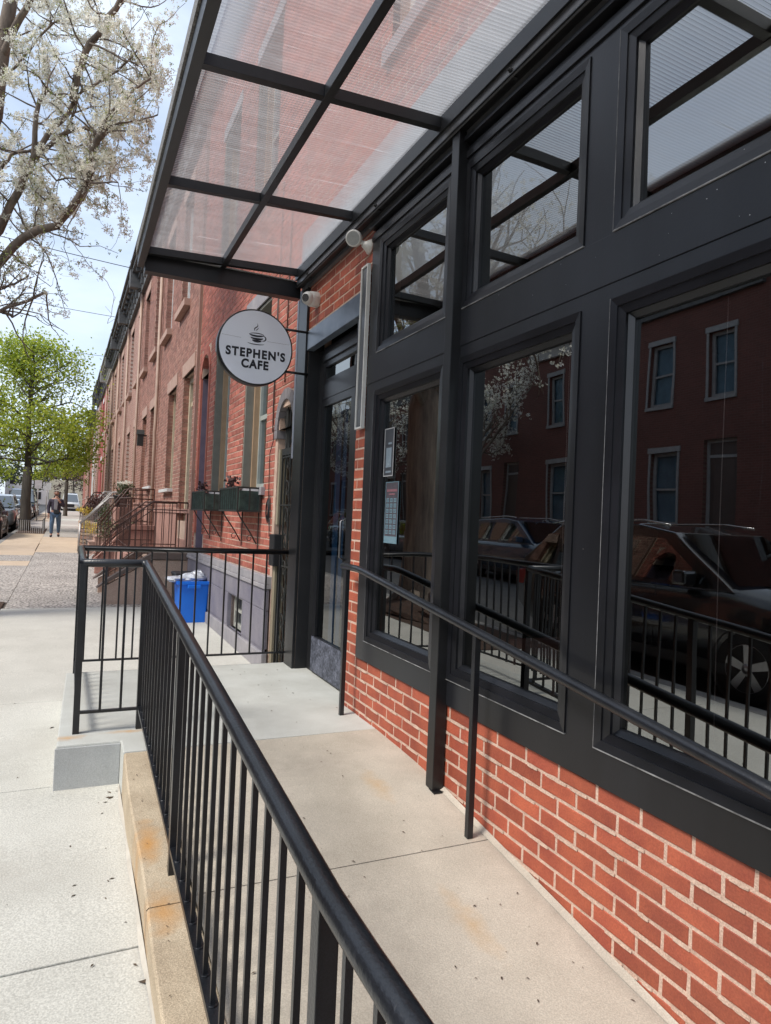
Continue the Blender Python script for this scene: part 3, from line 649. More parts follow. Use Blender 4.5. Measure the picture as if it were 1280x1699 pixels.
g = G(); ring(g, XF + .09, XF + .13, 4.50, 5.20, -1.235, .955, .06); g.box(XF + .09, 4.285, -1.25, XF + .13, 4.50, .955)
g.box(XF + .09, 4.56, -1.175, XF + .12, 5.14, -.95)
dr = part('door', g, clad_dk, cafe)
g = G(); g.face([(XF + .108, 4.55, -.95), (XF + .108, 5.15, -.95), (XF + .108, 5.15, .90), (XF + .108, 4.55, .90)]); part('pane', g, glassmat('door_glass', 2.2, (.26, .36, .46), .001, 2., gcol=.9), dr)
g = G(); g.box(XF + .083, 4.50, -1.225, XF + .0895, 5.195, -.955)
part('kick_plate', g, mat('scuffed_kick_plate', (.035, .04, .055), (.13, .14, .18), 16, .6, bump=.4, bscale=40, speck=60, fleck=.5), dr)
g = G(); g.tube([(XF + .09, 4.56, -.30), (XF + .05, 4.56, -.28), (XF + .05, 4.56, -.02), (XF + .09, 4.56, .0)], .008, 8)
part('door_handle', g, mat('brushed_steel', (.2, .2, .21), None, 8, .35, metal=.8), dr)
g = G(); g.face([(XF + .19, 4.98, -1.2), (XF + .19, 5.10, -1.2), (XF + .19, 5.10, .9), (XF + .19, 4.98, .9)]); g.face([(XF + .19, 4.86, -1.2), (XF + .19, 4.94, -1.2), (XF + .19, 4.94, .9), (XF + .19, 4.86, .9)])
part('door_blind', g, mat('blue_grey_blind', (.10, .16, .22), (.07, .12, .17), 5, .7), dr)
# interior
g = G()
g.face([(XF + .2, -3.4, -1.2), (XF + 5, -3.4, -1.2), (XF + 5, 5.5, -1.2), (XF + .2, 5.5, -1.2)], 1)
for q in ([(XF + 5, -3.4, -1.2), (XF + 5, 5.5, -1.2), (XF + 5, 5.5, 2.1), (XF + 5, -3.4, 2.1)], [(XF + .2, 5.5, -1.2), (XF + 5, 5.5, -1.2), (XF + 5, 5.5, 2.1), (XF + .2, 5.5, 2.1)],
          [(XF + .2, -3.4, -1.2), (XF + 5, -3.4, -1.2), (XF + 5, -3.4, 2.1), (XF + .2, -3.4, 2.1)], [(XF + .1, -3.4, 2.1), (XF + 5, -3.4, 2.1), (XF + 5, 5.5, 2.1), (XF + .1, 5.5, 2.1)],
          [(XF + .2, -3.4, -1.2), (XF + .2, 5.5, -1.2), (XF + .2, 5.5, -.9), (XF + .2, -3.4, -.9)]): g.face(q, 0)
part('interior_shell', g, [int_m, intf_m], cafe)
# things just inside the glass
def stool(x, y, lab):
    t = thing('stool', lab, 'stool', (x, y, -1.2), 'wooden stools inside the window')
    g = G(); g.box(x - .17, y - .17, -.56, x + .17, y + .17, -.52); part('seat', g, wood_m, t, bevel=.01)
    for dx in (-.14, .14):
        for dy in (-.14, .14):
            g = G(); g.bar((x + dx * 1.15, y + dy * 1.15, -1.2), (x + dx, y + dy, -.56), .035); part('leg', g, wood_m, t)
    g = G()
    for dx in (-.15, .15): g.bar((x + dx, y - .15, -.98), (x + dx, y + .15, -.98), .02)
    part('stretcher', g, wood_m, t)
stool(2.02, 2.42, 'reddish wooden stool just inside the second window from the door')
for (yy, lab) in ((2.135, 'thin blind cord hanging inside the second window from the door'), (1.42, 'thin blind cord hanging inside the big window nearest the viewer')):
    g = G(); g.tube([(XC + .075, yy, .72), (XC + .077, yy + .004, 0), (XC + .075, yy - .004, -.62)], .0016, 5)
    solo('blind_cord', g, mat('cord_white', (.75, .62, .58), None, 5, .6), lab, 'cord', (XC + .07, yy, -.62))
# window bills
PX = XC + .040
t = thing('window_notice', 'small white framed dark notice stuck high inside the window beside the door', 'notice', (PX, 3.75, .40))
g = G(); ya, yb, za, zb = 3.665, 3.80, .27, .565; ring(g, PX - .003, PX, ya, yb, za, zb, .006); part('border', g, mat('notice_border', (.42, .42, .42), None, 6, .6), t)
g = G(); g.box(PX - .001, ya + .004, za + .004, PX + .0005, yb - .004, zb - .004); part('sheet', g, mat('notice_dark', (.06, .065, .075), None, 8, .5), t)
g = G(); g.box(PX - .002, ya + .03, za + .055, PX, yb - .03, za + .175)
for k in range(7): g.box(PX - .0021, ya + .034, za + .19 + k * .0001, PX, yb - .04, za + .192)
g.box(PX - .002, ya + .03, za + .022, PX, yb - .03, za + .034); g.box(PX - .002, ya + .03, za + .195, PX, yb - .055, za + .207); part('pale_print', g, mat('notice_pale', (.24, .29, .33), (.18, .23, .27), 60, .5), t)
t = thing('window_poster', 'pale blue poster with a grid of little squares below the framed notice', 'poster', (PX, 3.68, -.03))
ya, yb, za, zb = 3.575, 3.755, -.135, .235
g = G(); g.box(PX - .0004, ya + .003, za + .003, PX + .0008, yb - .003, zb - .003); part('sheet', g, mat('poster_faint_pink', (.06, .055, .065), (.09, .075, .09), 30, .5), t)
g = G(); ring(g, PX - .002, PX, ya, yb, za, zb, .004); g.box(PX - .002, ya + .005, za + .004, PX, yb - .005, za + .042); part('border', g, mat('poster_pale_blue', (.13, .23, .28), (.18, .27, .31), 40, .5), t)
for i in range(7):
    for j in range(3):
        g = G(); y_ = ya + .024 + j * .052; z_ = za + .055 + i * .032; ring(g, PX - .0022, PX - .0005, y_, y_ + .034, z_, z_ + .024, .006); g.box(PX - .002, y_ + .012, z_ + .009, PX - .0005, y_ + .022, z_ + .016)
        part('square', g, MATS['poster_pale_blue'], t)
g = G(); g.box(PX - .002, ya + .02, zb - .06, PX, yb - .02, zb - .045); g.box(PX - .002, ya + .05, zb - .08, PX, yb - .05, zb - .07); part('heading', g, mat('poster_pink', (.26, .12, .14), None, 30, .5), t)

# ------------------------------------------------------------------ canopy
can = thing('canopy', 'black steel canopy with clear ribbed plastic roof panels over the cafe entrance', 'canopy', (1.0, 2.2, 1.85))
def cz(x): return 1.950 + .058 * (x - .41) / 1.2
g = G(); g.box(.362, -1.3, 1.893, .412, 5.60, 2.055); part('outer_beam', g, black, can, bevel=.002)
g = G(); g.box(.350, -1.3, 2.055, .420, 5.62, 2.066); g.box(.350, -1.3, 1.99, .3615, 5.62, 2.055); part('drip_edge', g, mat('bare_aluminium_edge', (.30, .29, .27), (.10, .095, .09), 60, .6, metal=.2, bump=.5, bscale=90), can)
g = G(); g.box(.414, 5.505, 1.845, 1.66, 5.60, 1.985); part('end_beam', g, black, can, bevel=.003)
g = G(); g.box(.44, 5.484, 1.978, 1.60, 5.503, 1.984); part('panel_end_cap', g, mat('bright_aluminium', (.6, .6, .6), None, 9, .4, metal=.4), can)
BY = [5.44, 4.235, 3.03, 1.82, .61, -.60]
for y in BY:
    for (xa, xb) in ((.412, .980), (1.022, 1.604)):
        g = G(); i = len(g.v)
        za, zb = cz(xa), cz(xb)
        g.v += [(xa, y - .022, za), (xb, y - .022, zb), (xb, y + .022, zb), (xa, y + .022, za), (xa, y - .022, za + .055), (xb, y - .022, zb + .055), (xb, y + .022, zb + .055), (xa, y + .022, za + .055)]
        for f in ((0, 3, 2, 1), (4, 5, 6, 7), (0, 1, 5, 4), (2, 3, 7, 6), (3, 0, 4, 7), (1, 2, 6, 5)): g.f.append(f); g.m.append(0); g.r.append(0); g.sm.append(False)
        part('crossbar', g, black, can, bevel=.0015)
g = G(); z = cz(1.0); g.box(.980, -1.3, z - .004, 1.022, 5.50, z + .056); part('middle_beam', g, black, can, bevel=.0015)
g = G(); g.box(1.604, -1.3, 1.985, 1.612, 5.50, 2.085); g.box(1.612, -1.3, 1.99, 1.668, 5.50, 1.996); g.box(1.612, -1.3, 1.932, 1.668, 5.50, 1.9375)
part('wall_ledger', g, black, can)
g = G(); g.box(1.612, -1.3, 1.9965, 1.622, 5.50, 2.08); g.box(1.62, -1.3, 1.925, 1.626, 5.5, 1.99); g.box(1.672, -1.3, 1.905, 1.70, 5.5, 2.1)
part('ledger_channel', g, mat('ledger_grey', (.10, .10, .105), (.15, .15, .155), 6, .4, metal=.2), can)
for y in (5.2, 3.85, 2.42, 1.1):
    g = G(); g.lathe([(.012, 0), (.012, .008), (.007, .009), (.007, .02)], (1.622, y, 1.955), (-1, 0, 0), 6); g.lathe([(.012, 0), (.012, .008)], (1.64, y, 1.932), (0, 0, -1), 6); part('bolt', g, gap_m, can)
ends = [5.50] + BY[1:] + [-1.3]
for k in range(len(ends) - 1):
    ya, yb = ends[k + 1], ends[k]
    for (xa, xb) in ((.412, 1.0), (1.002, 1.62)):
        g = G(); za, zb = cz(xa) + .060, cz(xb) + .060
        g.face([(xa, ya + .002, za), (xb, ya + .002, zb), (xb, yb - .002, zb), (xa, yb - .002, za)])
        part('roof_panel', g, poly_m, can)
g = G(); g.box(1.632, 2.862, rampz(2.89) - .01, 1.694, 2.932, 1.93); part('post', g, black, can, bevel=.003)
g = G(); g.box(1.628, 2.835, rampz(2.86) - .006, 1.697, 2.94, rampz(2.86) + .004); part('base_plate', g, black, can)
g = G(); g.box(1.678, 5.358, -1.25, 1.703, 5.585, 1.93); part('post', g, black, can, bevel=.003)

# ------------------------------------------------------------------ guard rail round the landing and down the ramp
RX = .395
def rz(y): return -.306 - .0955 * (4.1 - max(y, .95))
gr = thing('guard_railing', 'black guard railing with square balusters down the outer edge of the ramp', 'railing', (RX, 4.1, -1.25))
g = G(); TR = .0225
g.tube([(1.68, 5.60, -.306), (.075, 5.60, -.306), (.062, 5.58, -.306), (.062, 4.12, -.306), (.075, 4.10, -.306), (RX - .03, 4.10, -.306), (RX, 4.085, -.307), (RX, 3.9, rz(3.9)), (RX, 2.5, rz(2.5)), (RX, 1.15, rz(1.15)), (RX, 1.0, rz(1.0) + .0005), (RX, .85, rz(.9) + .002), (RX, .2, rz(.9) + .002)], TR, 20)
part('top_rail', g, rail_m, gr)
def bz(y): return -1.125 - .088 * (4.1 - y)
g = G()
g.bar((1.68, 5.60, -1.160), (.062, 5.60, -1.160), .022, .014)
g.bar((.062, 5.60, -1.16), (.062, 4.10, -1.135), .022, .014); g.bar((.062, 4.10, -1.135), (RX, 4.10, -1.135), .025, .014)
part('bottom_bar', g, rail_m, gr)
g = G(); g.bar((RX, 4.09, bz(4.09)), (RX, .2, bz(.2)), .034, .020); part('sloping_bottom_bar', g, rail_m, gr)
for (x, y, w_, zb) in ((.062, 4.10, .034, -1.255), (RX - .004, 4.10, .034, -1.255), (.062, 5.60, .034, -1.255), (RX, 2.62, .036, curbz(2.62) - .01), (RX, 1.02, .036, curbz(1.02) - .01)):
    g = G(); zt = -.31 if y > 4 else rz(y) - .01
    g.box(x - w_ / 2, y - w_ / 2, zb, x + w_ / 2, y + w_ / 2, zt); part('post', g, rail_m, gr, bevel=.0015)
bal = []
x = 1.498 + .115
while x > .11:
    bal.append((x, 5.60, -1.16, -.31)); x -= .1155
bal += [(.180, 4.10, -1.135, -.31), (.288, 4.10, -1.135, -.31)]
for k in range(12): bal.append((.062, 5.60 - .1155 * (k + 1), -1.16, -.31))
y = 3.985
while y > .3:
    if not (abs(y - 2.62) < .03 or abs(y - 1.02) < .03): bal.append((RX, y, bz(y), rz(y) - .012))
    y -= .1135
bm_ = None
for (x, y, za, zb) in bal:
    if zb > .5: continue
    if x < .1 and y < 4.15: continue
    L = zb - za
    if bm_ is None:
        g = G(); s_ = .0066; g.box(-s_, -s_, 0, s_, s_, 1); bm_ = mesh_of(g, 'baluster', [rail_m])
    o = bpy.data.objects.new('baluster', bm_); COL.objects.link(o); o.parent = gr; b0 = ROOTOFF[gr.name]
    o.location = (x - b0[0], y - b0[1], za - b0[2]); o.scale = (1, 1, L)
g = G(); g.lathe([(.0145, 0), (.0145, .006)], (0, 0, 0), (0, 0, 1), 8); sm_ = mesh_of(g, 'baluster_shoe', [rail_m]); y = 3.985
while y > .3:
    o = bpy.data.objects.new('baluster_shoe', sm_); COL.objects.link(o); o.parent = gr; b0 = ROOTOFF[gr.name]; o.location = (RX - b0[0], y - b0[1], bz(y) + .007 - b0[2]); y -= .1135
# handrail on the wall side
hr = thing('handrail', 'slim black handrail on two thin posts along the storefront windows', 'handrail', (1.6, 2.5, -1.3))
HX = 1.603
def hz(y): return -.306 - .121 * (3.80 - min(y, 3.80))
g = G(); g.tube([(HX + .0, 4.10, -.305), (HX, 3.86, -.305), (HX, 3.76, -.312), (HX, 2.5, hz(2.5)), (HX, 1.2, hz(1.2)), (HX, .4, hz(.4))], .0205, 18); part('rail', g, rail_m, hr)
for (y, zb) in ((4.02, -1.252), (2.48, rampz(2.48)), (.85, rampz(.85))):
    g = G(); g.box(HX - .0135, y - .0135, zb, HX + .0135, y + .0135, (hz(y) if y < 4 else -.30) - .012); part('post', g, rail_m, hr, bevel=.001)

# ------------------------------------------------------------------ round sign
sg = thing('hanging_sign', 'round white blade sign reading STEPHEN\'S CAFE with a coffee cup drawing', 'sign', (1.249, 5.33, 1.03))
SCX, SCY, SCZ, SR = 1.249, 5.30, 1.327, .300
g = G(); g.lathe([(SR - .012, -.006), (SR - .004, -.009), (SR, -.007), (SR, .075), (SR - .004, .078), (SR - .012, .075)], (SCX, SCY, SCZ), (0, 1, 0), 72)
part('rim', g, black, sg)
g = G(); disc(g, (SCX, SCY - .0080, SCZ), SR - .011, (0, 1, 0), 72)
part('face', g, mat('sign_face', (.84, .88, .95), (.81, .85, .93), 3, .35), sg)
for z in (1.52, 1.175):
    g = G(); g.tube([(SCX + math.sqrt(SR ** 2 - (z - SCZ) ** 2) - .01, SCY + .035, z), (1.70, SCY + .035 + .0, z)], .0105, 8); part('bracket', g, black, sg)
ink = mat('sign_ink', (.010, .012, .02), None, 5, .5)
def text_part(txt, size, cx, cz_, parent, m, sx=1.0, off=.004, track=1.0):
    cu = bpy.data.curves.new('t', 'FONT'); cu.body = txt; cu.size = size; cu.align_x = 'CENTER'; cu.align_y = 'CENTER'; cu.extrude = .0008; cu.offset = off; cu.space_character = track
    ob = bpy.data.objects.new('t', cu); COL.objects.link(ob); bpy.context.view_layer.update()
    me = bpy.data.meshes.new_from_object(ob.evaluated_get(bpy.context.evaluated_depsgraph_get())); bpy.data.objects.remove(ob)
    xs = [v.co.x for v in me.vertices]; zs = [v.co.y for v in me.vertices]
    mxx, mzz = (min(xs) + max(xs)) / 2, (min(zs) + max(zs)) / 2
    b0 = ROOTOFF[parent.name]
    for v in me.vertices:
        x_, y_, z_ = v.co
        v.co = ((x_ - mxx) * sx + cx - b0[0], SCY - .0088 - z_ - b0[1], (y_ - mzz) + cz_ - b0[2])
    me.materials.clear(); me.materials.append(m)
    o = bpy.data.objects.new('lettering', me); COL.objects.link(o); o.parent = parent; ROOTOFF[o.name] = b0
    return o
text_part("STEPHEN'S", .092, SCX + .002, SCZ - .050, sg, ink, .92, .0038, 1.22)
text_part("CAFE", .092, SCX - .002, SCZ - .136, sg, ink, .92, .0038, 1.15)
g = G(); yy = SCY - .0088
def stroke(pts, wd):
    for k in range(len(pts) - 1):
        (xa, za, ta), (xb, zb, tb) = pts[k], pts[k + 1]
        d = Vector((xb - xa, zb - za)); n_ = Vector((-d.y, d.x)).normalized()
        g.face([(SCX + xa + n_.x * ta * wd, yy, SCZ + za + n_.y * ta * wd), (SCX + xa - n_.x * ta * wd, yy, SCZ + za - n_.y * ta * wd), (SCX + xb - n_.x * tb * wd, yy, SCZ + zb - n_.y * tb * wd), (SCX + xb + n_.x * tb * wd, yy, SCZ + zb + n_.y * tb * wd)])
def arc(cx, cz_, rx, rz_, a0, a1, n_=14, t0=.2, t1=.2, tm=1.):
    P_ = []
    for k in range(n_ + 1):
        u = k / n_; a = math.radians(a0 + (a1 - a0) * u); P_.append((cx + rx * math.cos(a), cz_ + rz_ * math.sin(a), t0 + (tm - t0) * math.sin(math.pi * u)))
    return P_
stroke(arc(0, .102, .058, .013, 180, 360), .0075); stroke(arc(.006, .098, .060, .014, 20, 170), .0035)
stroke(arc(.004, .078, .050, .012, 185, 355), .0085); stroke(arc(.004, .058, .038, .010, 190, 350), .0095)
stroke(arc(.052, .076, .024, .020, 100, -110), .005); stroke(arc(-.002, .034, .070, .012, 195, 345), .0035)
stroke([(-.012, .128, .2), (-.020, .140, .8), (-.012, .152, 1), (.004, .164, .9), (.008, .176, .5), (.004, .190, .1)], .0042)
stroke([(.004, .126, .1), (-.002, .136, .8), (.010, .148, .8), (.014, .156, .2)], .0032)
part('cup_logo', g, ink, sg)
g = G()
g.face([(SCX - .27, yy + .0004, SCZ + .066), (SCX - .12, yy + .0004, SCZ + .059), (SCX - .12, yy + .0004, SCZ + .0605), (SCX - .27, yy + .0004, SCZ + .0675)]); g.face([(SCX + .09, yy + .0004, SCZ + .058), (SCX + .27, yy + .0004, SCZ + .057), (SCX + .27, yy + .0004, SCZ + .0585), (SCX + .09, yy + .0004, SCZ + .0595)])
part('panel_joint', g, seam_m, sg)
# ------------------------------------------------------------------ camera, floodlight, display case
dc = thing('dome_camera', 'white dome security camera fixed to the wall over the door corner post', 'camera', (1.64, 5.18, 1.73))
g = G(); g.lathe([(.060, .0), (.062, .01), (.060, .07), (.052, .085)], (1.70, 5.16, 1.745), (-1, -.25, -.1), 28); part('base', g, white_pl, dc)
g = G(); c_ = Vector((1.62, 5.14, 1.738)); ax = Vector((-.75, -.62, -.16)).normalized()
g.lathe([(.054 * math.sin(math.radians(a)), .054 * -math.cos(math.radians(a)) + .008) for a in (60, 75, 90, 105, 120, 135, 146)], c_, ax, 28); part('ball', g, white_pl, dc)
g = G(); g.lathe([(.031, .0), (.031, .009), (.026, .010), (.024, .003)], c_ + ax * .046, ax, 24); disc(g, c_ + ax * .0562, .026, ax, 24); part('lens', g, mat('camera_lens', (.03, .03, .032), (.10, .10, .10), 200, .2), dc)
fl = thing('wall_floodlight', 'small white round floodlight on a swivel mount beside the dark top window', 'light', (1.62, 4.12, 1.80))
g = G(); g.lathe([(.050, 0), (.050, .01), (.030, .035), (.018, .06)], (1.70, 4.10, 1.80), (-1, 0, .12), 20); part('mount', g, white_pl, fl)
c_ = Vector((1.595, 4.13, 1.845)); ax = Vector((-.55, -.70, -.30)).normalized()
g = G(); g.tube([(1.65, 4.10, 1.812), (1.62, 4.12, 1.835)], .014, 10); g.lathe([(.012, -.055), (.035, -.045), (.052, -.005), (.054, .028), (.047, .034)], c_, ax, 28); part('head', g, white_pl, fl)
g = G(); disc(g, c_ + ax * .0350, .043, ax, 28); part('lens', g, grey_pl, fl)
vd = thing('display_case', 'narrow tall wall panel with white metal frame and dark glass beside the cafe door', 'display case', (1.66, 4.10, .59))
ya, yb, za, zb = 4.038, 4.150, .592, 1.668
g = G(); ring(g, 1.660, 1.684, ya, yb, za, zb, .012); part('frame', g, white_pl, vd)
g = G(); g.box(1.667, ya + .01, za + .01, 1.684, yb - .01, zb - .01); part('glass', g, mat('grey_panel', (.07, .075, .082), (.12, .125, .13), 6, .25, streak=True), vd)
g = G(); g.box(1.684, ya + .05, za + .1, 1.70, ya + .09, zb - .05); part('standoff', g, gap_m, vd)
# ------------------------------------------------------------------ the red brick house next door
def pane(parent, x, ya, yb, za, zb, m=None):
    g = G(); g.face([(x, ya, za), (x, yb, za), (x, yb, zb), (x, ya, zb)]); return part('pane', g, m or glass_h, parent)
def sash(parent, x, ya, yb, za, zb, m, w_=.06, name='window', blind=None, meet=None):
    g = G(); ring(g, x, x + .07, ya, yb, za, zb, w_)
    zm = meet if meet is not None else (za + zb) / 2
    g.box(x + .005, ya + w_, zm - .025, x + .05, yb - w_, zm + .025)
    o = part(name, g, m, parent); pane(o, x + .03, ya + w_ * .5, yb - w_ * .5, za, zb)
    g = G(); g.face([(x + .10, ya, za), (x + .10, yb, za), (x + .10, yb, zb), (x + .10, ya, zb)]); part('blind', g, blind or mat('lace_curtain', (.34, .34, .32), (.22, .22, .21), 9, .9, streak=True), o)
    return o
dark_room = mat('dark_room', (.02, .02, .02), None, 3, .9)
rh = thing('red_brick_house', 'red brick row house beside the cafe with grey stone base and two green window boxes', 'house', (1.7, 6, -1.45), street=True)
HY0, HY1 = 5.635, 10.60
hh = [(5.66, 6.16, -1.6, .80), (6.58, 7.56, .28, 2.20), (8.36, 9.30, .28, 2.20), (9.72, 10.36, -.70, 2.0), (7.07, 7.76, -1.28, -.90), (6.6, 7.55, 3.35, 5.1), (8.4, 9.35, 3.35, 5.1)]
hb = hh + [(5.70, 6.12, .8, 1.0), (9.78, 10.30, 2.0, 2.28)]
g = G(); holed(g, 1.7045, HY0, HY1, -1.8, 6.35, hb, .30); part('wall', g, mortar_r, rh)
cut = [(5.60, 6.24, -1.7, .92), (5.66, 6.18, .9, 1.14), (9.66, 10.42, -.8, 2.05), (9.70, 10.38, 2.04, 2.42)] + hh[1:3] + hh[5:]
cut += [(6.53, 7.61, 2.20, 2.36), (8.31, 9.35, 2.20, 2.36), (6.53, 7.61, 5.1, 5.26), (8.35, 9.4, 5.1, 5.26)]
pcs = brick_pieces(HY0 + .005, HY1 - .03, -.565, 6.3, cut, ytop=-.565, yj=6.2)
lay(pcs, 1.70, rh, brick_r, 300, key=lambda p: p[0] + abs((p[2] + p[3]) / 2 - .4) * .7 + (p[2] > 2.1) * 50, proud_j=.0018)
for a, b, z, nm in ((6.53, 7.61, 2.20, 'lintel'), (8.31, 9.35, 2.20, 'lintel'), (6.53, 7.61, 5.1, 'lintel'), (8.35, 9.40, 5.1, 'lintel')):
    g = G(); g.box(1.69, a, z, 1.80, b, z + .16); part(nm, g, band_m, rh, bevel=.004)
for a, b, z in ((6.53, 7.61, .20), (8.31, 9.35, .20), (6.55, 7.6, 3.27), (8.35, 9.4, 3.27)):
    g = G(); g.box(1.66, a, z, 1.95, b, z + .08); part('sill', g, band_m, rh, bevel=.004)
for (a, b, z0, z1) in ((6.58, 7.56, .28, 2.20), (8.36, 9.30, .28, 2.20), (6.6, 7.55, 3.35, 5.1), (8.4, 9.35, 3.35, 5.1)):
    g = G(); g.box(1.712, b - .035, z0, 1.99, b - .002, z1); g.box(1.712, a + .002, z0, 1.99, a + .035, z1); g.box(1.712, a + .035, z1 - .035, 1.99, b - .035, z1 - .002); part('jamb_lining', g, olive_m, rh)
    g = G(); g.box(1.80, b - .075, z0, 1.86, b - .036, z1 - .036); part('trim_strip', g, mat('tan_trim', (.42, .28, .17), None, 7, .6), rh)
    o = sash(rh, 1.86, a + .04, b - .04, z0, z1 - .04, mat('sage_white_sash', (.42, .45, .42), (.34, .37, .34), 7, .5), .065, meet=1.08 if z1 < 3 else None)
# basement window, stone base
g = G()
holed(g, 1.665, 6.17, HY1, -1.8, -.688, [(7.07, 7.76, -1.28, -.90)], .13)
for (ya, yb, za, zb) in ((6.172, 7.05, -1.26, -.86), (7.79, 8.6, -1.26, -.86), (8.61, 9.5, -1.26, -.86), (9.51, 10.4, -1.26, -.86)): pass
part('base_wall', g, plinth_m, rh)
blocks = [(6.175, 7.062, -1.25, -.895), (7.768, 8.62, -1.25, -.895), (8.63, 9.5, -1.25, -.895), (9.51, 10.59, -1.25, -.895), (6.175, 8.05, -.888, -.692), (8.06, 10.59, -.888, -.692)]
for (ya, yb, za, zb) in blocks:
    g = G(); g.box(1.657, ya, za, 1.69, yb, zb); part('base_stone', g, plinth_m, rh, bevel=.005)
g = G(); g.box(1.635, 6.16, -1.8, 1.69, 10.60, -1.28); part('footing', g, band_m, rh, bevel=.01)
g = G(); g.box(1.638, 6.165, -.688, 1.72, 10.60, -.648); g.box(1.650, 6.165, -.648, 1.72, 10.60, -.570); part('base_band', g, band_m, rh, bevel=.006)
g = G(); ring(g, 1.74, 1.78, 7.07, 7.76, -1.28, -.90, .045); g.box(1.745, 7.395, -1.24, 1.77, 7.425, -.94); g.box(1.745, 7.11, -1.1, 1.77, 7.72, -1.075)
o = part('basement_window', g, mat('chalky_frame', (.44, .44, .40), (.34, .34, .3), 20, .7), rh)
pane(o, 1.765, 7.08, 7.75, -1.28, -.90); g = G(); g.face([(1.80, 7.08, -1.28), (1.80, 7.75, -1.28), (1.80, 7.75, -.9), (1.80, 7.08, -.9)]); part('blind', g, mat('grimy_lattice', (.30, .30, .27), (.16, .16, .15), 26, .9), o)
# narrow arched alley door
def archring(x0, x1, yc, zs, r0, r1, rise0, rise1, m, parent, name, zbot=None, n_=14):
    """stones of a pointed-ish arch; each stone a part, legs below the springing"""
    for k in range(n_):
        a0, a1 = math.pi * k / n_ + .008, math.pi * (k + 1) / n_ - .008
        g = G(); P_ = []
        for (r_, h_) in ((r0, rise0), (r1, rise1)):
            for a in (a0, a1): P_.append((yc + r_ * math.cos(a), zs + h_ * math.sin(a)))
        g.prism([P_[0], P_[1], P_[3], P_[2]], 'x', x0, x1); part(name, g, m, parent, bevel=.003)
    if zbot is not None:
        for sgn in (-1, 1):
            g = G(); ya, yb = sorted((yc + sgn * r0, yc + sgn * r1)); g.box(x0, ya, zbot, x1, yb, zs); part(name, g, m, parent, bevel=.004)
archring(1.684, 1.80, 5.91, .80, .235, .325, .26, .36, arch_m, rh, 'arch_stone', .72, 9)
archring(1.688, 1.80, 10.04, 2.0, .30, .37, .30, .44, brick_r, rh, 'arch_stone', -.3, 15)
g = G(); g.box(1.90, 9.7, -.7, 1.99, 10.38, 2.35); g.box(1.72, 10.33, -.7, 1.9, 10.36, 2.0); part('far_door', g, purple_m, rh)
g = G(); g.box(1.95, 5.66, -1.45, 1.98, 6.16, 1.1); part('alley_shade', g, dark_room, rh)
g = G(); g.box(1.715, 6.105, -.08, 1.79, 6.155, .62); g.box(1.708, 6.085, -1.40, 1.79, 6.155, -.46); part('door_post', g, beige_m, rh)
g = G(); g.box(1.73, 5.66, .56, 1.78, 6.15, .62); g.box(1.735, 5.99, .62, 1.775, 6.03, .98); part('transom_bar', g, dkgreen_m, rh)
g = G(); g.box(1.66, 6.00, -.46, 1.74, 6.155, -.17); part('lock_box', g, blackpl_m, rh, bevel=.008)
def gate(parent):
    g = G(); x = 1.735
    for y in (5.68, 5.83, 5.98, 6.08): g.bar((x, y, -1.40), (x, y, .56), .014)
    for z in (-1.38, -.45, .1, .54): g.bar((x, 5.67, z), (x, 6.10, z), .014)
    for zc in [-1.2 + .24 * k for k in range(8)]:
        for yc in (5.755, 5.905):
            g.tube([(x, yc + (.065 - .005 * q) * math.cos(q * .7), zc + (.10 - .008 * q) * math.sin(q * .7)) for q in range(11)], .005, 5)
            g.bar((x, yc - .07, zc - .12), (x, yc + .07, zc + .12), .006)
    for a in (50, 75, 100, 125, 150): g.bar((x, 5.92, .60), (x, 5.92 + .24 * math.cos(math.radians(a)), .60 + .42 * math.sin(math.radians(a))), .009)
    part('iron_gate', g, dkgreen_m, parent)
gate(rh)
# cable and coil
g = G()
cz_ = [(1.69, 6.33, 2.2), (1.692, 6.34, 1.2), (1.69, 6.32, .9), (1.69, 6.26, .72), (1.688, 6.36, .60), (1.688, 6.34, .16)]
g.tube(cz_, .004, 5)
for q in range(4): g.tube([(1.685 - .004 * q, 6.33 + .055 * math.cos(a * .6) * (1 - .12 * q), .05 + (.12 - .012 * q) * math.sin(a * .6)) for a in range(12)], .0042, 5)
g.tube([(1.69, 6.30, -.05), (1.69, 6.27, -.2), (1.69, 6.31, .2)], .004, 5)
solo('cable_coil', g, blackpl_m, 'loop of thin black cable hanging on the red brick between window box and arched door', 'cable', (1.69, 6.33, -.1), street=True)
g = G(); g.tube([(1.69, 5.98, 2.9), (1.69, 5.98, 1.22)], .006, 6); g.tube([(1.69, 6.30, 3.2), (1.69, 6.30, 1.3), (1.69, 6.31, .8)], .005, 6); part('wall_wire', g, rust_iron, rh)
g = G(); g.box(1.66, 10.60, -1.4, 1.70, 10.64, 6.9); part('party_downspout', g, mat('painted_spout', (.34, .21, .17), (.28, .17, .13), 4, .7), rh)
g = G(); g.box(1.45, HY0, 6.25, 1.9, HY1, 6.6); g.box(1.9, HY0, 6.3, 9, HY1, 6.35); part('cornice', g, cornice_l, rh, bevel=.01)
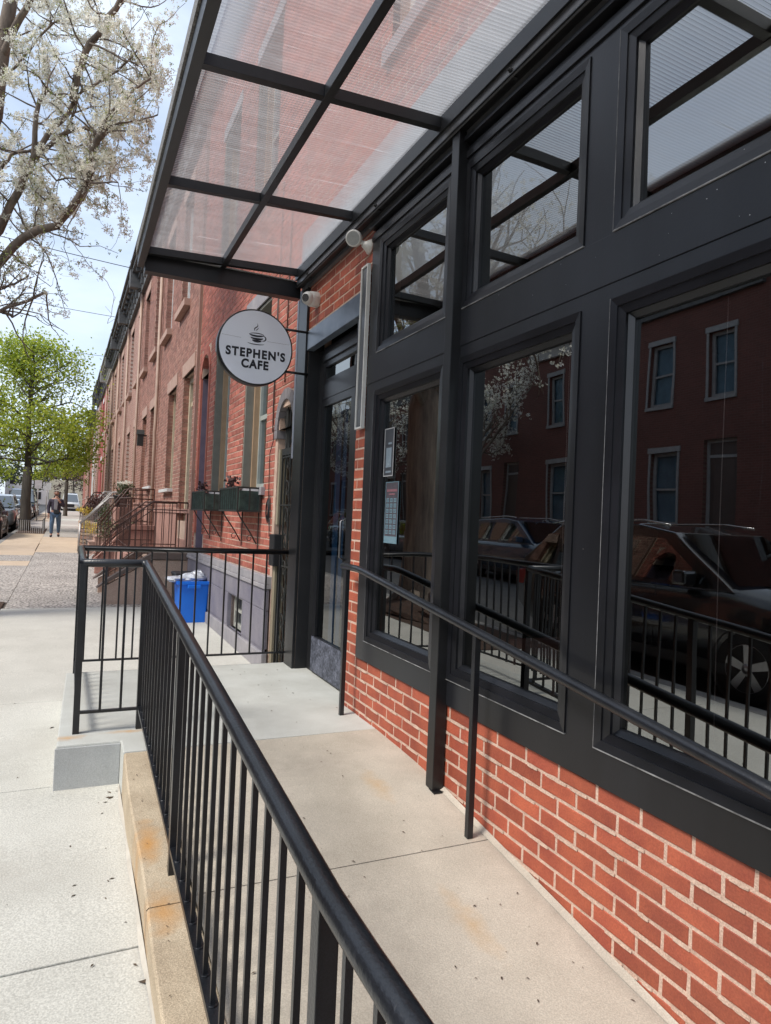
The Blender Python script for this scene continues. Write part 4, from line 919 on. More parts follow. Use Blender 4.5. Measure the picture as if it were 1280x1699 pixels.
# window boxes
for (ya, yb, lab, grp) in ((6.60, 7.44, 'green metal window box with wire sides nearest the arched alley door', None), (8.34, 9.22, 'green metal window box under the farther ground floor window', None)):
    wb = thing('window_box', lab, 'window box', (1.6, (ya + yb) / 2, .0), street=True)
    x0, x1, z0, z1 = 1.455, 1.685, .035, .265
    g = G(); g.box(x0 + .02, ya + .02, z0, x1 - .01, yb - .02, z1 - .03); part('liner', g, teal_m, wb)
    g = G()
    for z in (z0, z1): g.bar((x0, ya, z), (x0, yb, z), .018); g.bar((x0, ya, z), (x1, ya, z), .018); g.bar((x0, yb, z), (x1, yb, z), .018)
    for y in (ya, yb): g.bar((x0, y, z0), (x0, y, z1), .016); g.bar((x1 - .01, y, z0), (x1 - .01, y, z1), .016)
    g.bar((1.57, ya, z0), (1.57, ya, z1), .012); part('frame', g, dkgreen_m, wb)
    n_ = 17
    for k in range(1, n_):
        g = G(); y = ya + (yb - ya) * k / n_; g.bar((x0 - .002, y, z0), (x0 - .002, y, z1), .009); part('bar', g, teal_m if k % 2 else dkgreen_m, wb)
    for y in (ya + .06, yb - .1):
        g = G(); g.tube([(1.47, y, .03), (1.50, y, -.03), (1.60, y, -.17), (1.672, y, -.29)], .007, 6); g.tube([(1.685, y, .03), (1.685, y, -.34)], .006, 5)
        g.tube([(1.60 + .035 * math.cos(a * .8) * (1 - a * .06), y, -.235 + .035 * math.sin(a * .8) * (1 - a * .06)) for a in range(10)], .004, 5); part('bracket', g, dkgreen_m, wb)
rp_ = random.Random(3)
for yc, n_, lab in ((7.34, 60, 'dark dried plant sticking up from the nearer green window box'), (9.1, 40, 'dark dried plant sticking up from the farther green window box')):
    g = G()
    for k in range(n_):
        y = rp_.gauss(yc, .05); x = rp_.uniform(1.5, 1.62); z = .20 + rp_.random() * .19
        d = Vector((rp_.uniform(-1, 1), rp_.uniform(-1, 1), rp_.uniform(.2, 1.4))).normalized() * .045; e = d.cross(Vector((rp_.uniform(-1, 1), 1, 0))).normalized() * .013; p = Vector((x, y, z))
        g.face([p - e, p + d * .5 - e * 1.4, p + d, p + d * .5 + e * 1.4], 0, rp_.random())
    solo('withered_plant', g, purplel_m, lab, 'plant', (1.56, yc, .2), street=True, rnd=True)

# ------------------------------------------------------------------ recycling bin
bn = thing('recycling_bin', 'bright blue plastic recycling bin heaped with clear bags by the grey house base', 'bin', (1.42, 8.95, -1.43), street=True)
def taper_box(g, xc, yc, z0, z1, w0, w1, d0, d1, m=0):
    i = len(g.v)
    for (z, a, b) in ((z0, w0, d0), (z1, w1, d1)): g.v += [(xc - a, yc - b, z), (xc + a, yc - b, z), (xc + a, yc + b, z), (xc - a, yc + b, z)]
    for f in ((0, 3, 2, 1), (4, 5, 6, 7), (0, 1, 5, 4), (1, 2, 6, 5), (2, 3, 7, 6), (3, 0, 4, 7)): g.f.append(tuple(i + q for q in f)); g.m.append(m); g.r.append(0); g.sm.append(False)
BX, BYc = 1.475, 9.08
g = G(); taper_box(g, BX, BYc, -1.43, -.905, .168, .190, .170, .195); part('body', g, blue_m, bn, bevel=.018)
g = G()
for (xa, xb, ya, yb) in ((-.235, .235, -.235, -.200), (-.235, .235, .200, .235), (-.235, -.200, -.200, .200), (.200, .235, -.200, .200)): g.box(BX + xa * .92, BYc + ya * .97, -.925, BX + xb * .92, BYc + yb * .97, -.885)
part('rim', g, blue_m, bn, bevel=.006)
g = G(); g.box(BX - .085, BYc - .243, -.975, BX + .085, BYc - .20, -.925); part('handle', g, blue_m, bn, bevel=.012)
def crumple(g, c, rx, ry, rz_, seed, n_=18, m=0):
    rr = random.Random(seed); i = len(g.v)
    for a in range(n_ + 1):
        th = math.pi * a / n_
        for b in range(n_ * 2):
            ph = math.pi * b / n_; k = 1 + rr.uniform(-.22, .22)
            g.v.append((c[0] + rx * k * math.sin(th) * math.cos(ph), c[1] + ry * k * math.sin(th) * math.sin(ph), c[2] + rz_ * k * math.cos(th)))
    for a in range(n_):
        for b in range(n_ * 2):
            p = i + a * n_ * 2 + b; q = i + a * n_ * 2 + (b + 1) % (n_ * 2); g.f.append((p, q, q + n_ * 2, p + n_ * 2)); g.m.append(m); g.r.append(0); g.sm.append(False)
g = G(); crumple(g, (BX + .03, BYc, -.86), .17, .17, .075, 1, 9); crumple(g, (BX - .17, BYc - .02, -.87), .16, .13, .04, 2, 8); crumple(g, (BX + .08, BYc + .03, -.83), .09, .10, .07, 4, 7)
solo('plastic_bags', g, bag_m, 'heap of crumpled clear plastic bags on the blue bin', 'bag', (BX, BYc, -.9), street=True)
g = G(); taper_box(g, 1.52, 9.62, -1.43, -.86, .17, .2, .17, .2); taper_box(g, 1.52, 9.62, -.86, -.83, .215, .2, .215, .2)
solo('dark_bin', g, blackpl_m, 'black bin half hidden behind the blue recycling bin', 'bin', (1.52, 9.62, -1.42), street=True, bevel=.012)

# ------------------------------------------------------------------ row houses with stoops
def iron_rail(parent, pts, h, m, n_bal, mt=None, rr=.011, lower=True):
    """baluster rail following pts (feet line), height h"""
    g = G(); top = [(a, b, c + h) for a, b, c in pts]; g.tube(top, rr * 1.25, 6)
    if lower: g.tube([(a, b, c + .10) for a, b, c in pts], rr * .8, 5); g.tube([(a, b, c + h - .12) for a, b, c in pts], rr * .7, 5)
    part('rail', g, m, parent)
    segs = list(zip(pts, pts[1:])); tot = sum((Vector(b) - Vector(a)).length for a, b in segs)
    for k in range(n_bal + 1):
        d = tot * k / n_bal
        for a, b in segs:
            L = (Vector(b) - Vector(a)).length
            if d <= L + 1e-6:
                p = Vector(a).lerp(Vector(b), d / L if L else 0); break
            d -= L
        g = G(); g.bar(p, p + Vector((0, 0, h)), rr * (1.6 if k in (0, n_bal) else 1.)); part('baluster', g, mt or m, parent)
def stoop(y0, y1, ztop, lab, stone, railm, x0=.42, n_=5, wing=None, cat='steps', riserm=None):
    zg = gz((y0 + y1) / 2); t = thing('stoop', lab, cat, (1.1, (y0 + y1) / 2, zg), street=True)
    land_ = .55; dx = (1.70 - land_ - x0) / n_
    for k in range(n_):
        za = zg - .1; zt = zg + (ztop - zg) * (k + 1) / (n_ + 1)
        g = G(); g.box(x0 + k * dx, y0, za if k == 0 else zg + (ztop - zg) * k / (n_ + 1) - .03, 1.70, y1, zt); part('step', g, stone if (k % 2 or not riserm) else riserm, t, bevel=.008)
        g = G(); g.box(x0 + k * dx - .025, y0 - .02, zt + .001, x0 + (k + 1) * dx + .005, y1 + .02, zt + .03); part('tread', g, stone, t, bevel=.006)
    g = G(); g.box(1.70 - land_, y0, zg, 1.70, y1, ztop); part('step', g, stone, t, bevel=.008)
    g = G(); g.box(1.70 - land_ - .02, y0 - .02, ztop + .001, 1.70, y1 + .02, ztop + .03); part('tread', g, stone, t)
    if wing:
        for yy in (y0 - .15, y1 + .03):
            g = G(); g.prism([(x0 - .08, zg - .1), (x0 - .08, zg + .24), (1.70 - land_, ztop + .02), (1.69, ztop + .02), (1.69, zg - .1)], 'y', yy, yy + .12); part('wing_wall', g, stone, t, bevel=.006)
            g = G(); g.prism([(x0 - .16, zg + .23), (x0 - .16, zg + .245), (x0 - .02, zg + .37), (1.70 - land_, ztop + .13), (1.69, ztop + .13), (1.69, ztop + .03), (1.70 - land_, ztop + .03)], 'y', yy - .03, yy + .15); part('coping', g, wing, t, bevel=.006)
    for yy in (y0 + .02, y1 - .02):
        iron_rail(t, [(x0, yy, zg + .25 if wing else zg + .1), (1.70 - land_, yy, ztop + (.1 if wing else .03)), (1.66, yy, ztop + (.1 if wing else .03))], .80, railm, 11)
    return t
def row_house(y0, y1, ztop, wins, doors, ups, lab, bt=None, bricks=None, mortar=None, cm=None, trim=None, base=None, corn=True, lantern=False, spout=True):
    h = thing('row_house', lab, 'house', (1.7, (y0 + y1) / 2, gz((y0 + y1) / 2)), group=None, street=True)
    zg = gz(y1) - .5; zb = -.02 + (y0 - 10) * .03
    holes = [(a, b, c, d) for (a, b, c, d) in wins + doors + ups]
    g = G(); holed(g, 1.7045, y0, y1, zg, ztop, holes, .28, 0); g.face([(1.7, y0, zg), (9, y0, zg), (9, y0, ztop), (1.7, y0, ztop)]); g.face([(1.7, y1, zg), (9, y1, zg), (9, y1, ztop), (1.7, y1, ztop)])
    g.face([(1.7, y0, ztop), (9, y0, ztop), (9, y1, ztop), (1.7, y1, ztop)], 1)
    part('wall', g, [bt or mortar, roof_m], h)
    if bricks:
        cut = holes + [(a - .12, b + .12, d, d + .24) for (a, b, c, d) in holes]
        pcs = brick_pieces(y0 + .002, y1 - .002, zb, ztop - .02, cut, ytop=zb, yj=y0 + .1)
        lay(pcs, 1.70, h, bricks, 0, key=lambda p: p[0], proud_j=.0018)
        g = G()                     # brick returns in the openings
        for (a, b, c, d) in holes:
            z = c
            while z < d - .03:
                g.box(1.712, b - .006, z + .005, 1.815, b + .01, min(z + CP - .005, d), 0, R.random(), skip='en'); z += CP
        part('reveal_bricks', g, bricks, h, rnd=True, kind='stuff')
    if base:
        g = G(); cuts = [(a, b, c - .3, zb + .02) for (a, b, c, d) in doors]
        holed(g, 1.672, y0 + .02, y1 - .01, zg, zb, cuts, .3); g.box(1.655, y0 + .02, zb - .02, 1.72, y1 - .01, zb + .05); part('base_wall', g, base, h)
    tm = trim or sand_m
    for (a, b, c, d) in holes:
        g = G(); g.box(1.684, a - .11, d, 1.75, b + .11, d + .23); part('lintel', g, tm, h, bevel=.004)
    for (a, b, c, d) in wins + ups:
        g = G(); g.box(1.60, a - .08, c - (.12 if c > 2 else .06), 1.9, b + .08, c); part('sill', g, tm if c > 2 else white_m, h, bevel=.004)
        g = G(); cm_ = cream_m if c < 2 else white_m
        for ya, yb in ((a + .002, a + .05), (b - .05, b - .002)): g.box(1.805, ya, c, 1.90, yb, d - .002)
        part('jamb_lining', g, cm_, h)
        sash(h, 1.875, a + .05, b - .05, c, d - .01, cm_, .08, blind=None)
    for (a, b, c, d) in doors:
        g = G(); ring(g, 1.80, 1.90, a + .002, b - .002, c, d - .01, .10); g.box(1.83, a, d - .5, 1.89, b, d - .43)
        o = part('door', g, cream_m, h); g = G(); g.box(1.87, a + .1, c, 1.90, b - .1, d - .5); part('door_leaf', g, mat('dark_door', (.07, .05, .045), None, 4, .5), o); pane(o, 1.88, a + .1, b - .1, d - .43, d - .1)
    if corn:
        m = cm or cornice_m
        g = G(); g.box(1.60, y0, ztop - .52, 1.72, y1, ztop - .10); g.box(1.50, y0, ztop - .16, 1.72, y1, ztop - .02); g.box(1.34, y0, ztop - .02, 1.75, y1, ztop + .10); g.box(1.27, y0 - .01, ztop + .10, 1.75, y1 + .01, ztop + .17)
        part('cornice', g, m, h, bevel=.01)
        y = y0 + .15
        while y < y1 - .1:
            g = G(); g.prism([(1.60, ztop - .5), (1.60, ztop - .02), (1.36, ztop - .02), (1.38, ztop - .12), (1.52, ztop - .26), (1.54, ztop - .5)], 'y', y, y + .09) if False else g.box(1.40, y, ztop - .14, 1.6, y + .09, ztop - .02); g.box(1.53, y, ztop - .46, 1.6, y + .09, ztop - .14)
            part('cornice_bracket', g, m, h, bevel=.006); y += .62
        for yy in (y0 + .05, y1 - .2):
            g = G(); g.box(1.30, yy, ztop - .42, 1.6, yy + .15, ztop + .26); g.lathe([(.06, 0), (.09, .06), (.06, .13), (.01, .17)], (1.38, yy + .08, ztop + .26), (0, 0, 1), 10); part('cornice_end_block', g, m, h, bevel=.008)
    if spout:
        g = G(); g.tube([(1.64, y1 - .06, ztop - .5), (1.64, y1 - .06, 1.9), (1.63, y1 - .08, 1.7), (1.64, y1 - .06, 1.5), (1.64, y1 - .06, gz(y1))], .038, 8); part('downspout', g, mat('tan_spout', (.46, .33, .25), (.38, .26, .2), 5, .6), h)
    if lantern:
        g = G(); yy = doors[0][0] - .25 if doors else y0 + .4; zz = 1.75
        g.box(1.48, yy - .07, zz - .16, 1.62, yy + .07, zz + .12); g.prism([(yy - .09, zz + .12), (yy + .09, zz + .12), (yy, zz + .24)], 'x', 1.46, 1.64); g.bar((1.55, yy, zz + .1), (1.7, yy, zz + .1), .03); part('wall_lantern', g, dkgreen_m, h)
    return h
row_house(10.64, 15.55, 6.55, [(12.95, 14.0, .42, 2.32)], [(11.08, 12.10, -.15, 2.32)], [(11.88, 12.86, 3.62, 5.65), (14.02, 14.98, 3.62, 5.65)],
          'brown brick row house with pink stucco base next to the red brick house', bricks=brick_b, mortar=mortar_b, base=pink_m)
row_house(15.55, 20.2, 6.60, [(15.95, 17.15, .55, 2.40)], [(18.0, 18.95, -.1, 2.4)], [(15.98, 17.05, 3.68, 5.7), (18.4, 19.38, 3.68, 5.7)],
          'brown brick row house with lantern by its door, second along the brown terrace', bricks=brick_b, mortar=mortar_b, base=pink_m, lantern=True)
row_house(20.2, 24.5, 6.65, [(22.9, 23.9, .6, 2.45)], [(20.6, 21.5, 0, 2.45)], [(20.4, 21.4, 3.72, 5.75), (22.95, 23.9, 3.72, 5.75)],
          'brown brick row house third along the brown terrace under the dark cornice', bt=bt_brown, base=pink_m)
row_house(24.5, 28.8, 6.70, [(26.9, 27.9, .65, 2.5)], [(24.9, 25.8, 0, 2.5)], [(24.9, 25.8, 3.78, 5.8), (27.1, 28.0, 3.78, 5.8)],
          'brown brick row house fourth along the brown terrace, by the silver stair rail', bt=bt_brown, base=brown_m)
row_house(28.8, 33.1, 6.76, [(31.1, 32.1, .7, 2.55)], [(29.2, 30.1, 0, 2.55)], [(29.2, 30.1, 3.84, 5.86), (31.3, 32.2, 3.84, 5.86)],
          'last brown brick row house under the dark grey cornice', bt=bt_brown, base=brown_m)
row_house(33.1, 37.8, 6.9, [(35.6, 36.6, .75, 2.6)], [(33.5, 34.4, .1, 2.6)], [(33.5, 34.4, 3.9, 5.9), (35.8, 36.8, 3.9, 5.9)],
          'brown row house with pale cream cornice in the middle distance', bt=bt_brown, cm=cornice_l, base=brown_m)
row_house(37.8, 44.5, 7.0, [(41, 42, .8, 2.7)], [(38.4, 39.3, .1, 2.7)], [(38.4, 39.4, 4, 6), (41.2, 42.2, 4, 6)],
          'row house with bright red painted front beyond the pale cornice', bt=redpaint_m, cm=cornice_m, trim=white_m, base=redpaint_m)
yb = 44.5
for k, (L, zt, m_, la) in enumerate([(5, 7.3, bt_brown, 'distant row house with dark bulging cornice just past the red painted one'), (6, 6.4, white_m, 'distant white painted row house showing through the tree leaves'), (7, 7, bt_red, 'distant red brick row house behind the green tree'),
                                      (9, 6.8, bt_brown, 'distant brown row house near the end of the block'), (10, 7.4, bt_red, 'farthest red row house on the right side of the street')]):
    row_house(yb, yb + L, zt, [(yb + L * .6, yb + L * .6 + 1, .9, 2.8)], [(yb + .6, yb + 1.5, .2, 2.8)], [(yb + .8, yb + 1.7, 4.1, 6), (yb + L * .6, yb + L * .6 + 1, 4.1, 6)], la, bt=m_, corn=k < 3, spout=k == 0)
    yb += L
stoop(10.78, 11.95, -.76, 'brownstone stoop with dark sloping coping and iron railings beside the blue bin', mat('tan_stone', (.50, .37, .29), (.41, .29, .225), 4, .85, bump=.4, bscale=60, speck=80, fleck=.12), rust_iron, .56, 4, wing=dkstone_m, riserm=vary(mat('orange_brick_riser', (.44, .15, .09), (.36, .12, .07), 6, .8), .1))
stoop(15.2, 16.4, -.45, 'pink stone stoop with low red wall and rusty railing before the second brown house', pink_m, rust_iron, .62, 4, wing=pink_m)
stoop(20.4, 21.6, -.35, 'stoop with pale metal handrail halfway along the brown terrace', sand_m, galv_m, .45, 5)
stoop(24.8, 25.9, -.25, 'brown stoop hidden behind the stacked stone planter', brown_m, galv_m, .5, 5)
stoop(33.4, 34.5, -.1, 'small far stoop below the pale cornice', brown_m, rust_iron, .6, 4)
# fence run along the first brown house
t = thing('iron_fence', 'rusty iron fence with scroll panels on the pink wall of the first brown house', 'fence', (1.2, 13.4, -1.36), street=True)
iron_rail(t, [(.95, 12.25, -.75), (.95, 14.9, -.72), (1.6, 14.9, -.72)], .95, rust_iron, 16)
g = G(); g.box(.90, 12.2, -1.45, 1.02, 14.95, -.75); part('low_wall', g, pink_m, t, bevel=.01)
g = G(); g.box(.97, 12.3, -.30, .985, 13.1, .05); 
for k in range(5): g.tube([(.96, 12.4 + k * .16 + .06 * math.cos(a), -.3 + .06 * math.sin(a)) for a in [q * .6 for q in range(11)]], .006, 5)
for k in range(7): g = G(); g.tube([(.95, 12.45 + k * .34 + .10 * math.cos(a), -.25 + .10 * math.sin(a)) for a in [q * .6 for q in range(11)]], .007, 5); part('scroll', g, rust_iron, t)
# concrete stack planter, pots and plants
def leaf_blob(name, c, r3, n_, size, m, lab, cat, seed, group=None, extra=None, grow=1.0):
    rr = random.Random(seed); g = G()
    cl = [(Vector((rr.gauss(0, .45), rr.gauss(0, .45), rr.uniform(-.5, .9)))) for _ in range(max(5, n_ // 40))]
    for k in range(n_):
        q = rr.choice(cl) + Vector((rr.gauss(0, .22), rr.gauss(0, .22), rr.gauss(0, .2)))
        p = Vector(c) + Vector((q.x * r3[0], q.y * r3[1], q.z * r3[2]))
        d = Vector((rr.uniform(-1, 1), rr.uniform(-1, 1), rr.uniform(-.6, 1))).normalized() * size * rr.uniform(.6, 1.2)
        e = d.cross(Vector((rr.uniform(-1, 1), rr.uniform(-1, 1), rr.uniform(-1, 1)))).normalized() * size * .32
        g.face([p, p + d * .5 - e, p + d, p + d * .5 + e], 0, rr.random())
    return solo(name, g, m, lab, cat, (c[0], c[1], gz(c[1])), group=group, street=True, rnd=True)
t = thing('stone_planter', 'raised planter of stacked pale stone courses at the pavement edge', 'planter', (.8, 24, -1.23), street=True)
for k in range(7):
    x = .42
    while x < 1.3:
        L = R.uniform(.22, .4); g = G(); zz = gz(23.7) + k * .115; g.box(x, 23.7 - R.uniform(0, .04), zz, x + L - .015, 24.1, zz + .085); part('stone', g, sand_m if R.random() < .4 else tan_m, t, bevel=.01); x += L
    y = 24.1
    while y < 26:
        L = R.uniform(.3, .5); g = G(); zz = gz(24) + k * .115; g.box(.42 - R.uniform(0, .03), y, zz, .8, y + L - .015, zz + .085); part('stone', g, tan_m if R.random() < .6 else sand_m, t, bevel=.01); y += L
t2 = thing('stair_handrail', 'pale metal handrail slanting up behind the pavement planter', 'handrail', (.7, 21, -1.2), street=True)
for dy in (0, .9):
    g = G(); g.tube([(.35, 20.4 + dy, -.45), (1.05, 20.4 + dy, .30), (1.6, 20.4 + dy, .32)], .022, 8); g.tube([(.35, 20.4 + dy, -.45), (.33, 20.4 + dy, gz(20))], .02, 6); part('rail', g, galv_m, t2)
leaf_blob('yellow_plant', (.75, 22.9, -.65), (.30, .3, .22), 420, .06, yellow_m, 'yellow flowering plant in front of the stacked stone planter', 'plant', 11)
leaf_blob('yellow_plant', (.55, 24.3, -.15), (.28, .4, .18), 300, .06, yellow_m, 'clump of yellow flowers growing on top of the stone planter', 'plant', 12)
leaf_blob('dark_shrub', (.85, 24.6, .0), (.45, .7, .40), 1400, .07, purplel_m, 'dark maroon bushy shrub spilling over the stone planter', 'shrub', 13)
leaf_blob('dark_shrub', (1.05, 20.9, -.35), (.35, .9, .5), 900, .07, dark_m, 'dark green bush against the railing of the brown terrace', 'shrub', 14)
leaf_blob('hanging_plant', (1.25, 18.2, .42), (.24, .3, .22), 500, .06, dark_m, 'round green potted plant with white flowers on the stoop ledge', 'plant', 15)
leaf_blob('hanging_plant', (1.25, 18.1, .60), (.20, .26, .09), 240, .05, petal_m, 'white blossom heap topping the round green plant on the ledge', 'plant', 16)
leaf_blob('dark_shrub', (1.15, 16.9, -.62), (.38, .9, .30), 700, .06, dark_m, 'thin grey green scrub beside the pink stoop', 'plant', 17)
for (px_, py_, zz, lab) in ((.72, 22.3, -1.25, 'black flower pot at the foot of the yellow plant'), (1.2, 18.2, .05, 'dark pot under the round green plant')):
    g = G(); g.lathe([(.13, 0), (.17, .26), (.19, .26), (.19, .30), (.15, .30)], (px_, py_, zz), (0, 0, 1), 14); solo('flower_pot', g, blackpl_m, lab, 'pot', (px_, py_, zz), street=True)
g = G(); g.box(1.05, 17.6, -1.33, 1.68, 18.9, .05); solo('low_wall', g, pink_m, 'low pink stucco wall carrying the round potted plant', 'wall', (1.3, 18.2, -1.32), street=True, bevel=.02)

# ------------------------------------------------------------------ houses across the road (mirrored in the storefront glass)
OX = -12.2
glass_o = glassmat('far_window_glass', 1.28, (.6, .65, .7), .003, 3.)
for k in range(15):
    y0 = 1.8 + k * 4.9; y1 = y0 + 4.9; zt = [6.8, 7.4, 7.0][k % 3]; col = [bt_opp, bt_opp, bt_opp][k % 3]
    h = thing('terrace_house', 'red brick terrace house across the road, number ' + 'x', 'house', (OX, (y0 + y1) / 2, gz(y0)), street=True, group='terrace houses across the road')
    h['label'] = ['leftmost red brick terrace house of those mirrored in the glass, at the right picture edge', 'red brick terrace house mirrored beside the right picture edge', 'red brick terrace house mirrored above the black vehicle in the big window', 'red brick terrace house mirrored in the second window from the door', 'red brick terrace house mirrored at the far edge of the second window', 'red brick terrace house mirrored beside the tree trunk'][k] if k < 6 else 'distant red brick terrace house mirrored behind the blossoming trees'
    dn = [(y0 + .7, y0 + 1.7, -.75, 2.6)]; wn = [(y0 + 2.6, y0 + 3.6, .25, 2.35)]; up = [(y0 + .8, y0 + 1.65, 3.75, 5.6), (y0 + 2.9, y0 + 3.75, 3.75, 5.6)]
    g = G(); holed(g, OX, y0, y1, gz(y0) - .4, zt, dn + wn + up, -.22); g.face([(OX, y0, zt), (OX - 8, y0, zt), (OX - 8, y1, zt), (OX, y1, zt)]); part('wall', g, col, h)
    g = G(); g.box(OX, y0, zt - .5, OX + .14, y1, zt - .05); g.box(OX, y0, zt - .05, OX + .42, y1, zt + .12); part('cornice', g, cornice_l if k % 2 else cornice_m, h)
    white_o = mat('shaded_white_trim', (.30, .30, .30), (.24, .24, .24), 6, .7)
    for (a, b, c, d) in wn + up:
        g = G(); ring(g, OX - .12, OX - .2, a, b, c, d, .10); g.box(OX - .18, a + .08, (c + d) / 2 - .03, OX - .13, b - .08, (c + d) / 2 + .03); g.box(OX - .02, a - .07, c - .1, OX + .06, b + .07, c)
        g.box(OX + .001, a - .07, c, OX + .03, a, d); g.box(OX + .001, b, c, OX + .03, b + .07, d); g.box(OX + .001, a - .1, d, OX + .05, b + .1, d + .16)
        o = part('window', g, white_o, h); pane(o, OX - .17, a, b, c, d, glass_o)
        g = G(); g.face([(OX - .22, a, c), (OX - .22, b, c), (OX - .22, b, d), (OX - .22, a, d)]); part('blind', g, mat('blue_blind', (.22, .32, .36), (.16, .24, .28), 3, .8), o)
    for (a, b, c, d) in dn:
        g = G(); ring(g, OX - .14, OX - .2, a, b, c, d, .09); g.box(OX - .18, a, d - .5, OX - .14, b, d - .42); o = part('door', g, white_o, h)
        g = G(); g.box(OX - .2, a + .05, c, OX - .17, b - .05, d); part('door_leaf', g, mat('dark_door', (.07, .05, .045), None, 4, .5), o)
    g = G()
    for q in range(3): g.box(OX, y0 + .5, gz(y0) - .1, OX + .9 - q * .28, y0 + 1.9, gz(y0) + .2 * (q + 1))
    part('steps', g, band_m, h, bevel=.01)
# ------------------------------------------------------------------ parked cars
tyre_m = mat('tyre', (.018, .018, .018), None, 9, .85); rim_m = mat('alloy', (.42, .42, .43), (.34, .34, .35), 6, .3, metal=.8)
lamp_m = mat('headlamp', (.65, .67, .70), (.5, .52, .55), 20, .15); tail_m = mat('tail_lamp', (.30, .02, .02), None, 9, .25); trimc_m = mat('car_black_trim', (.014, .014, .015), None, 8, .5)
chrome_m = mat('car_chrome', (.5, .5, .5), None, 8, .2, metal=1.)
def car(x, y, pm, lab, kind='suv', face=-1, cat='car', group='cars parked along the kerb', wy=.0):
    """x,y: centre of the car in the street frame; face -1: nose towards the viewer's end of the street"""
    L, W_, Hh = {'suv': (4.75, 1.90, 1.68), 'sedan': (4.6, 1.82, 1.45), 'van': (5.3, 1.95, 2.15)}[kind]
    zg = gz(y) - .13; t = thing('parked_car', lab, cat, (x, y, zg), group=group, street=True)
    f = face
    def Q(u, v, z): return (x + v, y - f * -1 * 0 + f * (L / 2 - u), zg + z)   # u from nose to tail
    hw = W_ / 2
    if kind == 'suv': low = [(0, .42, .80, .80), (.12, .30, .92, .93), (.9, .26, 1.0, 1.0), (1.25, .24, 1.06, 1.0), (2.4, .24, 1.06, 1.0), (3.6, .25, 1.07, 1.0), (4.45, .30, 1.06, .98), (4.72, .42, .98, .90)]; gh = [(1.15, 1.04, 1.05), (2.05, 1.04, 1.60), (2.6, 1.04, 1.68), (4.0, 1.05, 1.64), (4.62, 1.04, 1.16)]
    elif kind == 'sedan': low = [(0, .40, .64, .80), (.12, .28, .76, .93), (1.0, .24, .88, 1.0), (1.4, .22, .93, 1.0), (2.6, .22, .94, 1.0), (3.6, .24, .97, 1.0), (4.4, .28, .96, .97), (4.58, .40, .88, .88)]; gh = [(1.2, .90, .92), (2.1, .92, 1.40), (2.7, .93, 1.45), (3.3, .94, 1.40), (4.05, .94, .98)]
    else: low = [(0, .42, .86, .82), (.12, .30, 1.0, .94), (.8, .26, 1.1, 1.0), (1.1, .24, 1.15, 1.0), (2.4, .24, 1.16, 1.0), (4.0, .25, 1.16, 1.0), (5.1, .30, 1.16, 1.0), (5.28, .42, 1.1, .96)]; gh = [(.95, 1.12, 1.13), (1.75, 1.14, 2.05), (2.2, 1.14, 2.15), (5.0, 1.14, 2.13), (5.25, 1.14, 1.9)]
    g = G(); rings = []
    for (u, zb, zt, wf) in low:
        w0 = hw * wf; r_ = [(-w0 * .86, zb), (-w0 * .985, zb + .12), (-w0, zb + (zt - zb) * .45), (-w0 * .985, zb + (zt - zb) * .8), (-w0 * .90, zt), (0, zt + .035), (w0 * .90, zt), (w0 * .985, zb + (zt - zb) * .8), (w0, zb + (zt - zb) * .45), (w0 * .985, zb + .12), (w0 * .86, zb)]
        rings.append([Q(u, a, b) for a, b in r_])
    i = len(g.v); n_ = 11
    for r_ in rings: g.v += r_
    for k in range(len(rings) - 1):
        for q in range(n_):
            a = i + k * n_ + q; b = i + k * n_ + (q + 1) % n_; g.f.append((a, b, b + n_, a + n_)); g.m.append(0); g.r.append(0); g.sm.append(True)
    g.f.append(tuple(i + q for q in range(n_))[::-1]); g.f.append(tuple(i + (len(rings) - 1) * n_ + q for q in range(n_))); g.m += [0, 0]; g.r += [0, 0]; g.sm += [False, False]
    part('body', g, pm, t)
    g = G(); prof = [(u, zt) for u, zb, zt in gh]
    def wh(u, z):
        zb = gh[0][1]; return hw * (.93 - .20 * max(0, (z - zb)) / (max(p[1] for p in prof) - zb))
    pts = [(gh[0][0], gh[0][1] - .02)] + prof[1:-1] + [(gh[-1][0], gh[-1][2]), (gh[-1][0] + .05, gh[-1][1] - .03)]
    for k in range(len(pts)):
        (ua, za), (ub, zb_) = pts[k], pts[(k + 1) % len(pts)]
        g.face([Q(ua, -wh(ua, za), za), Q(ub, -wh(ub, zb_), zb_), Q(ub, wh(ub, zb_), zb_), Q(ua, wh(ua, za), za)], 0)
    for s_ in (-1, 1): g.face([Q(u, s_ * wh(u, z), z) for u, z in pts], 0)
    part('cabin', g, pm, t, bevel=.02)
    # glass panels just proud of the cabin
    def inset(A, B, C, D, k, nrm):
        c = [(A[j] + B[j] + C[j] + D[j]) / 4 for j in range(3)]
        return [tuple(c[j] + (P_[j] - c[j]) * k + nrm[j] for j in range(3)) for P_ in (A, B, C, D)]
    zb = gh[0][1]; (u1, z1), (u2, z2), (u3, z3) = prof[1], prof[2], prof[3]
    A = [Q(gh[0][0], -wh(0, zb) * 1, zb), Q(gh[0][0], wh(0, zb), zb), Q(u1, wh(u1, z1), z1), Q(u1, -wh(u1, z1), z1)]
    g = G(); g.face(inset(*A, .90, (0, f * .018, .018))); part('windshield', g, carglass_m, t)
    ue = gh[-1][0]; ze = gh[-1][2]; A = [Q(ue, -wh(ue, ze), ze), Q(ue, wh(ue, ze), ze), Q(u3, wh(u3, z3), z3), Q(u3, -wh(u3, z3), z3)]
    g = G(); g.face(inset(*A, .86, (0, -f * .02, .012))); part('rear_window', g, carglass_m, t)
    zt = min(z1, z2, z3) - .07; spl = [(gh[0][0] + .62, u1 + .62, u1 + .62), (0, 0, 0)]
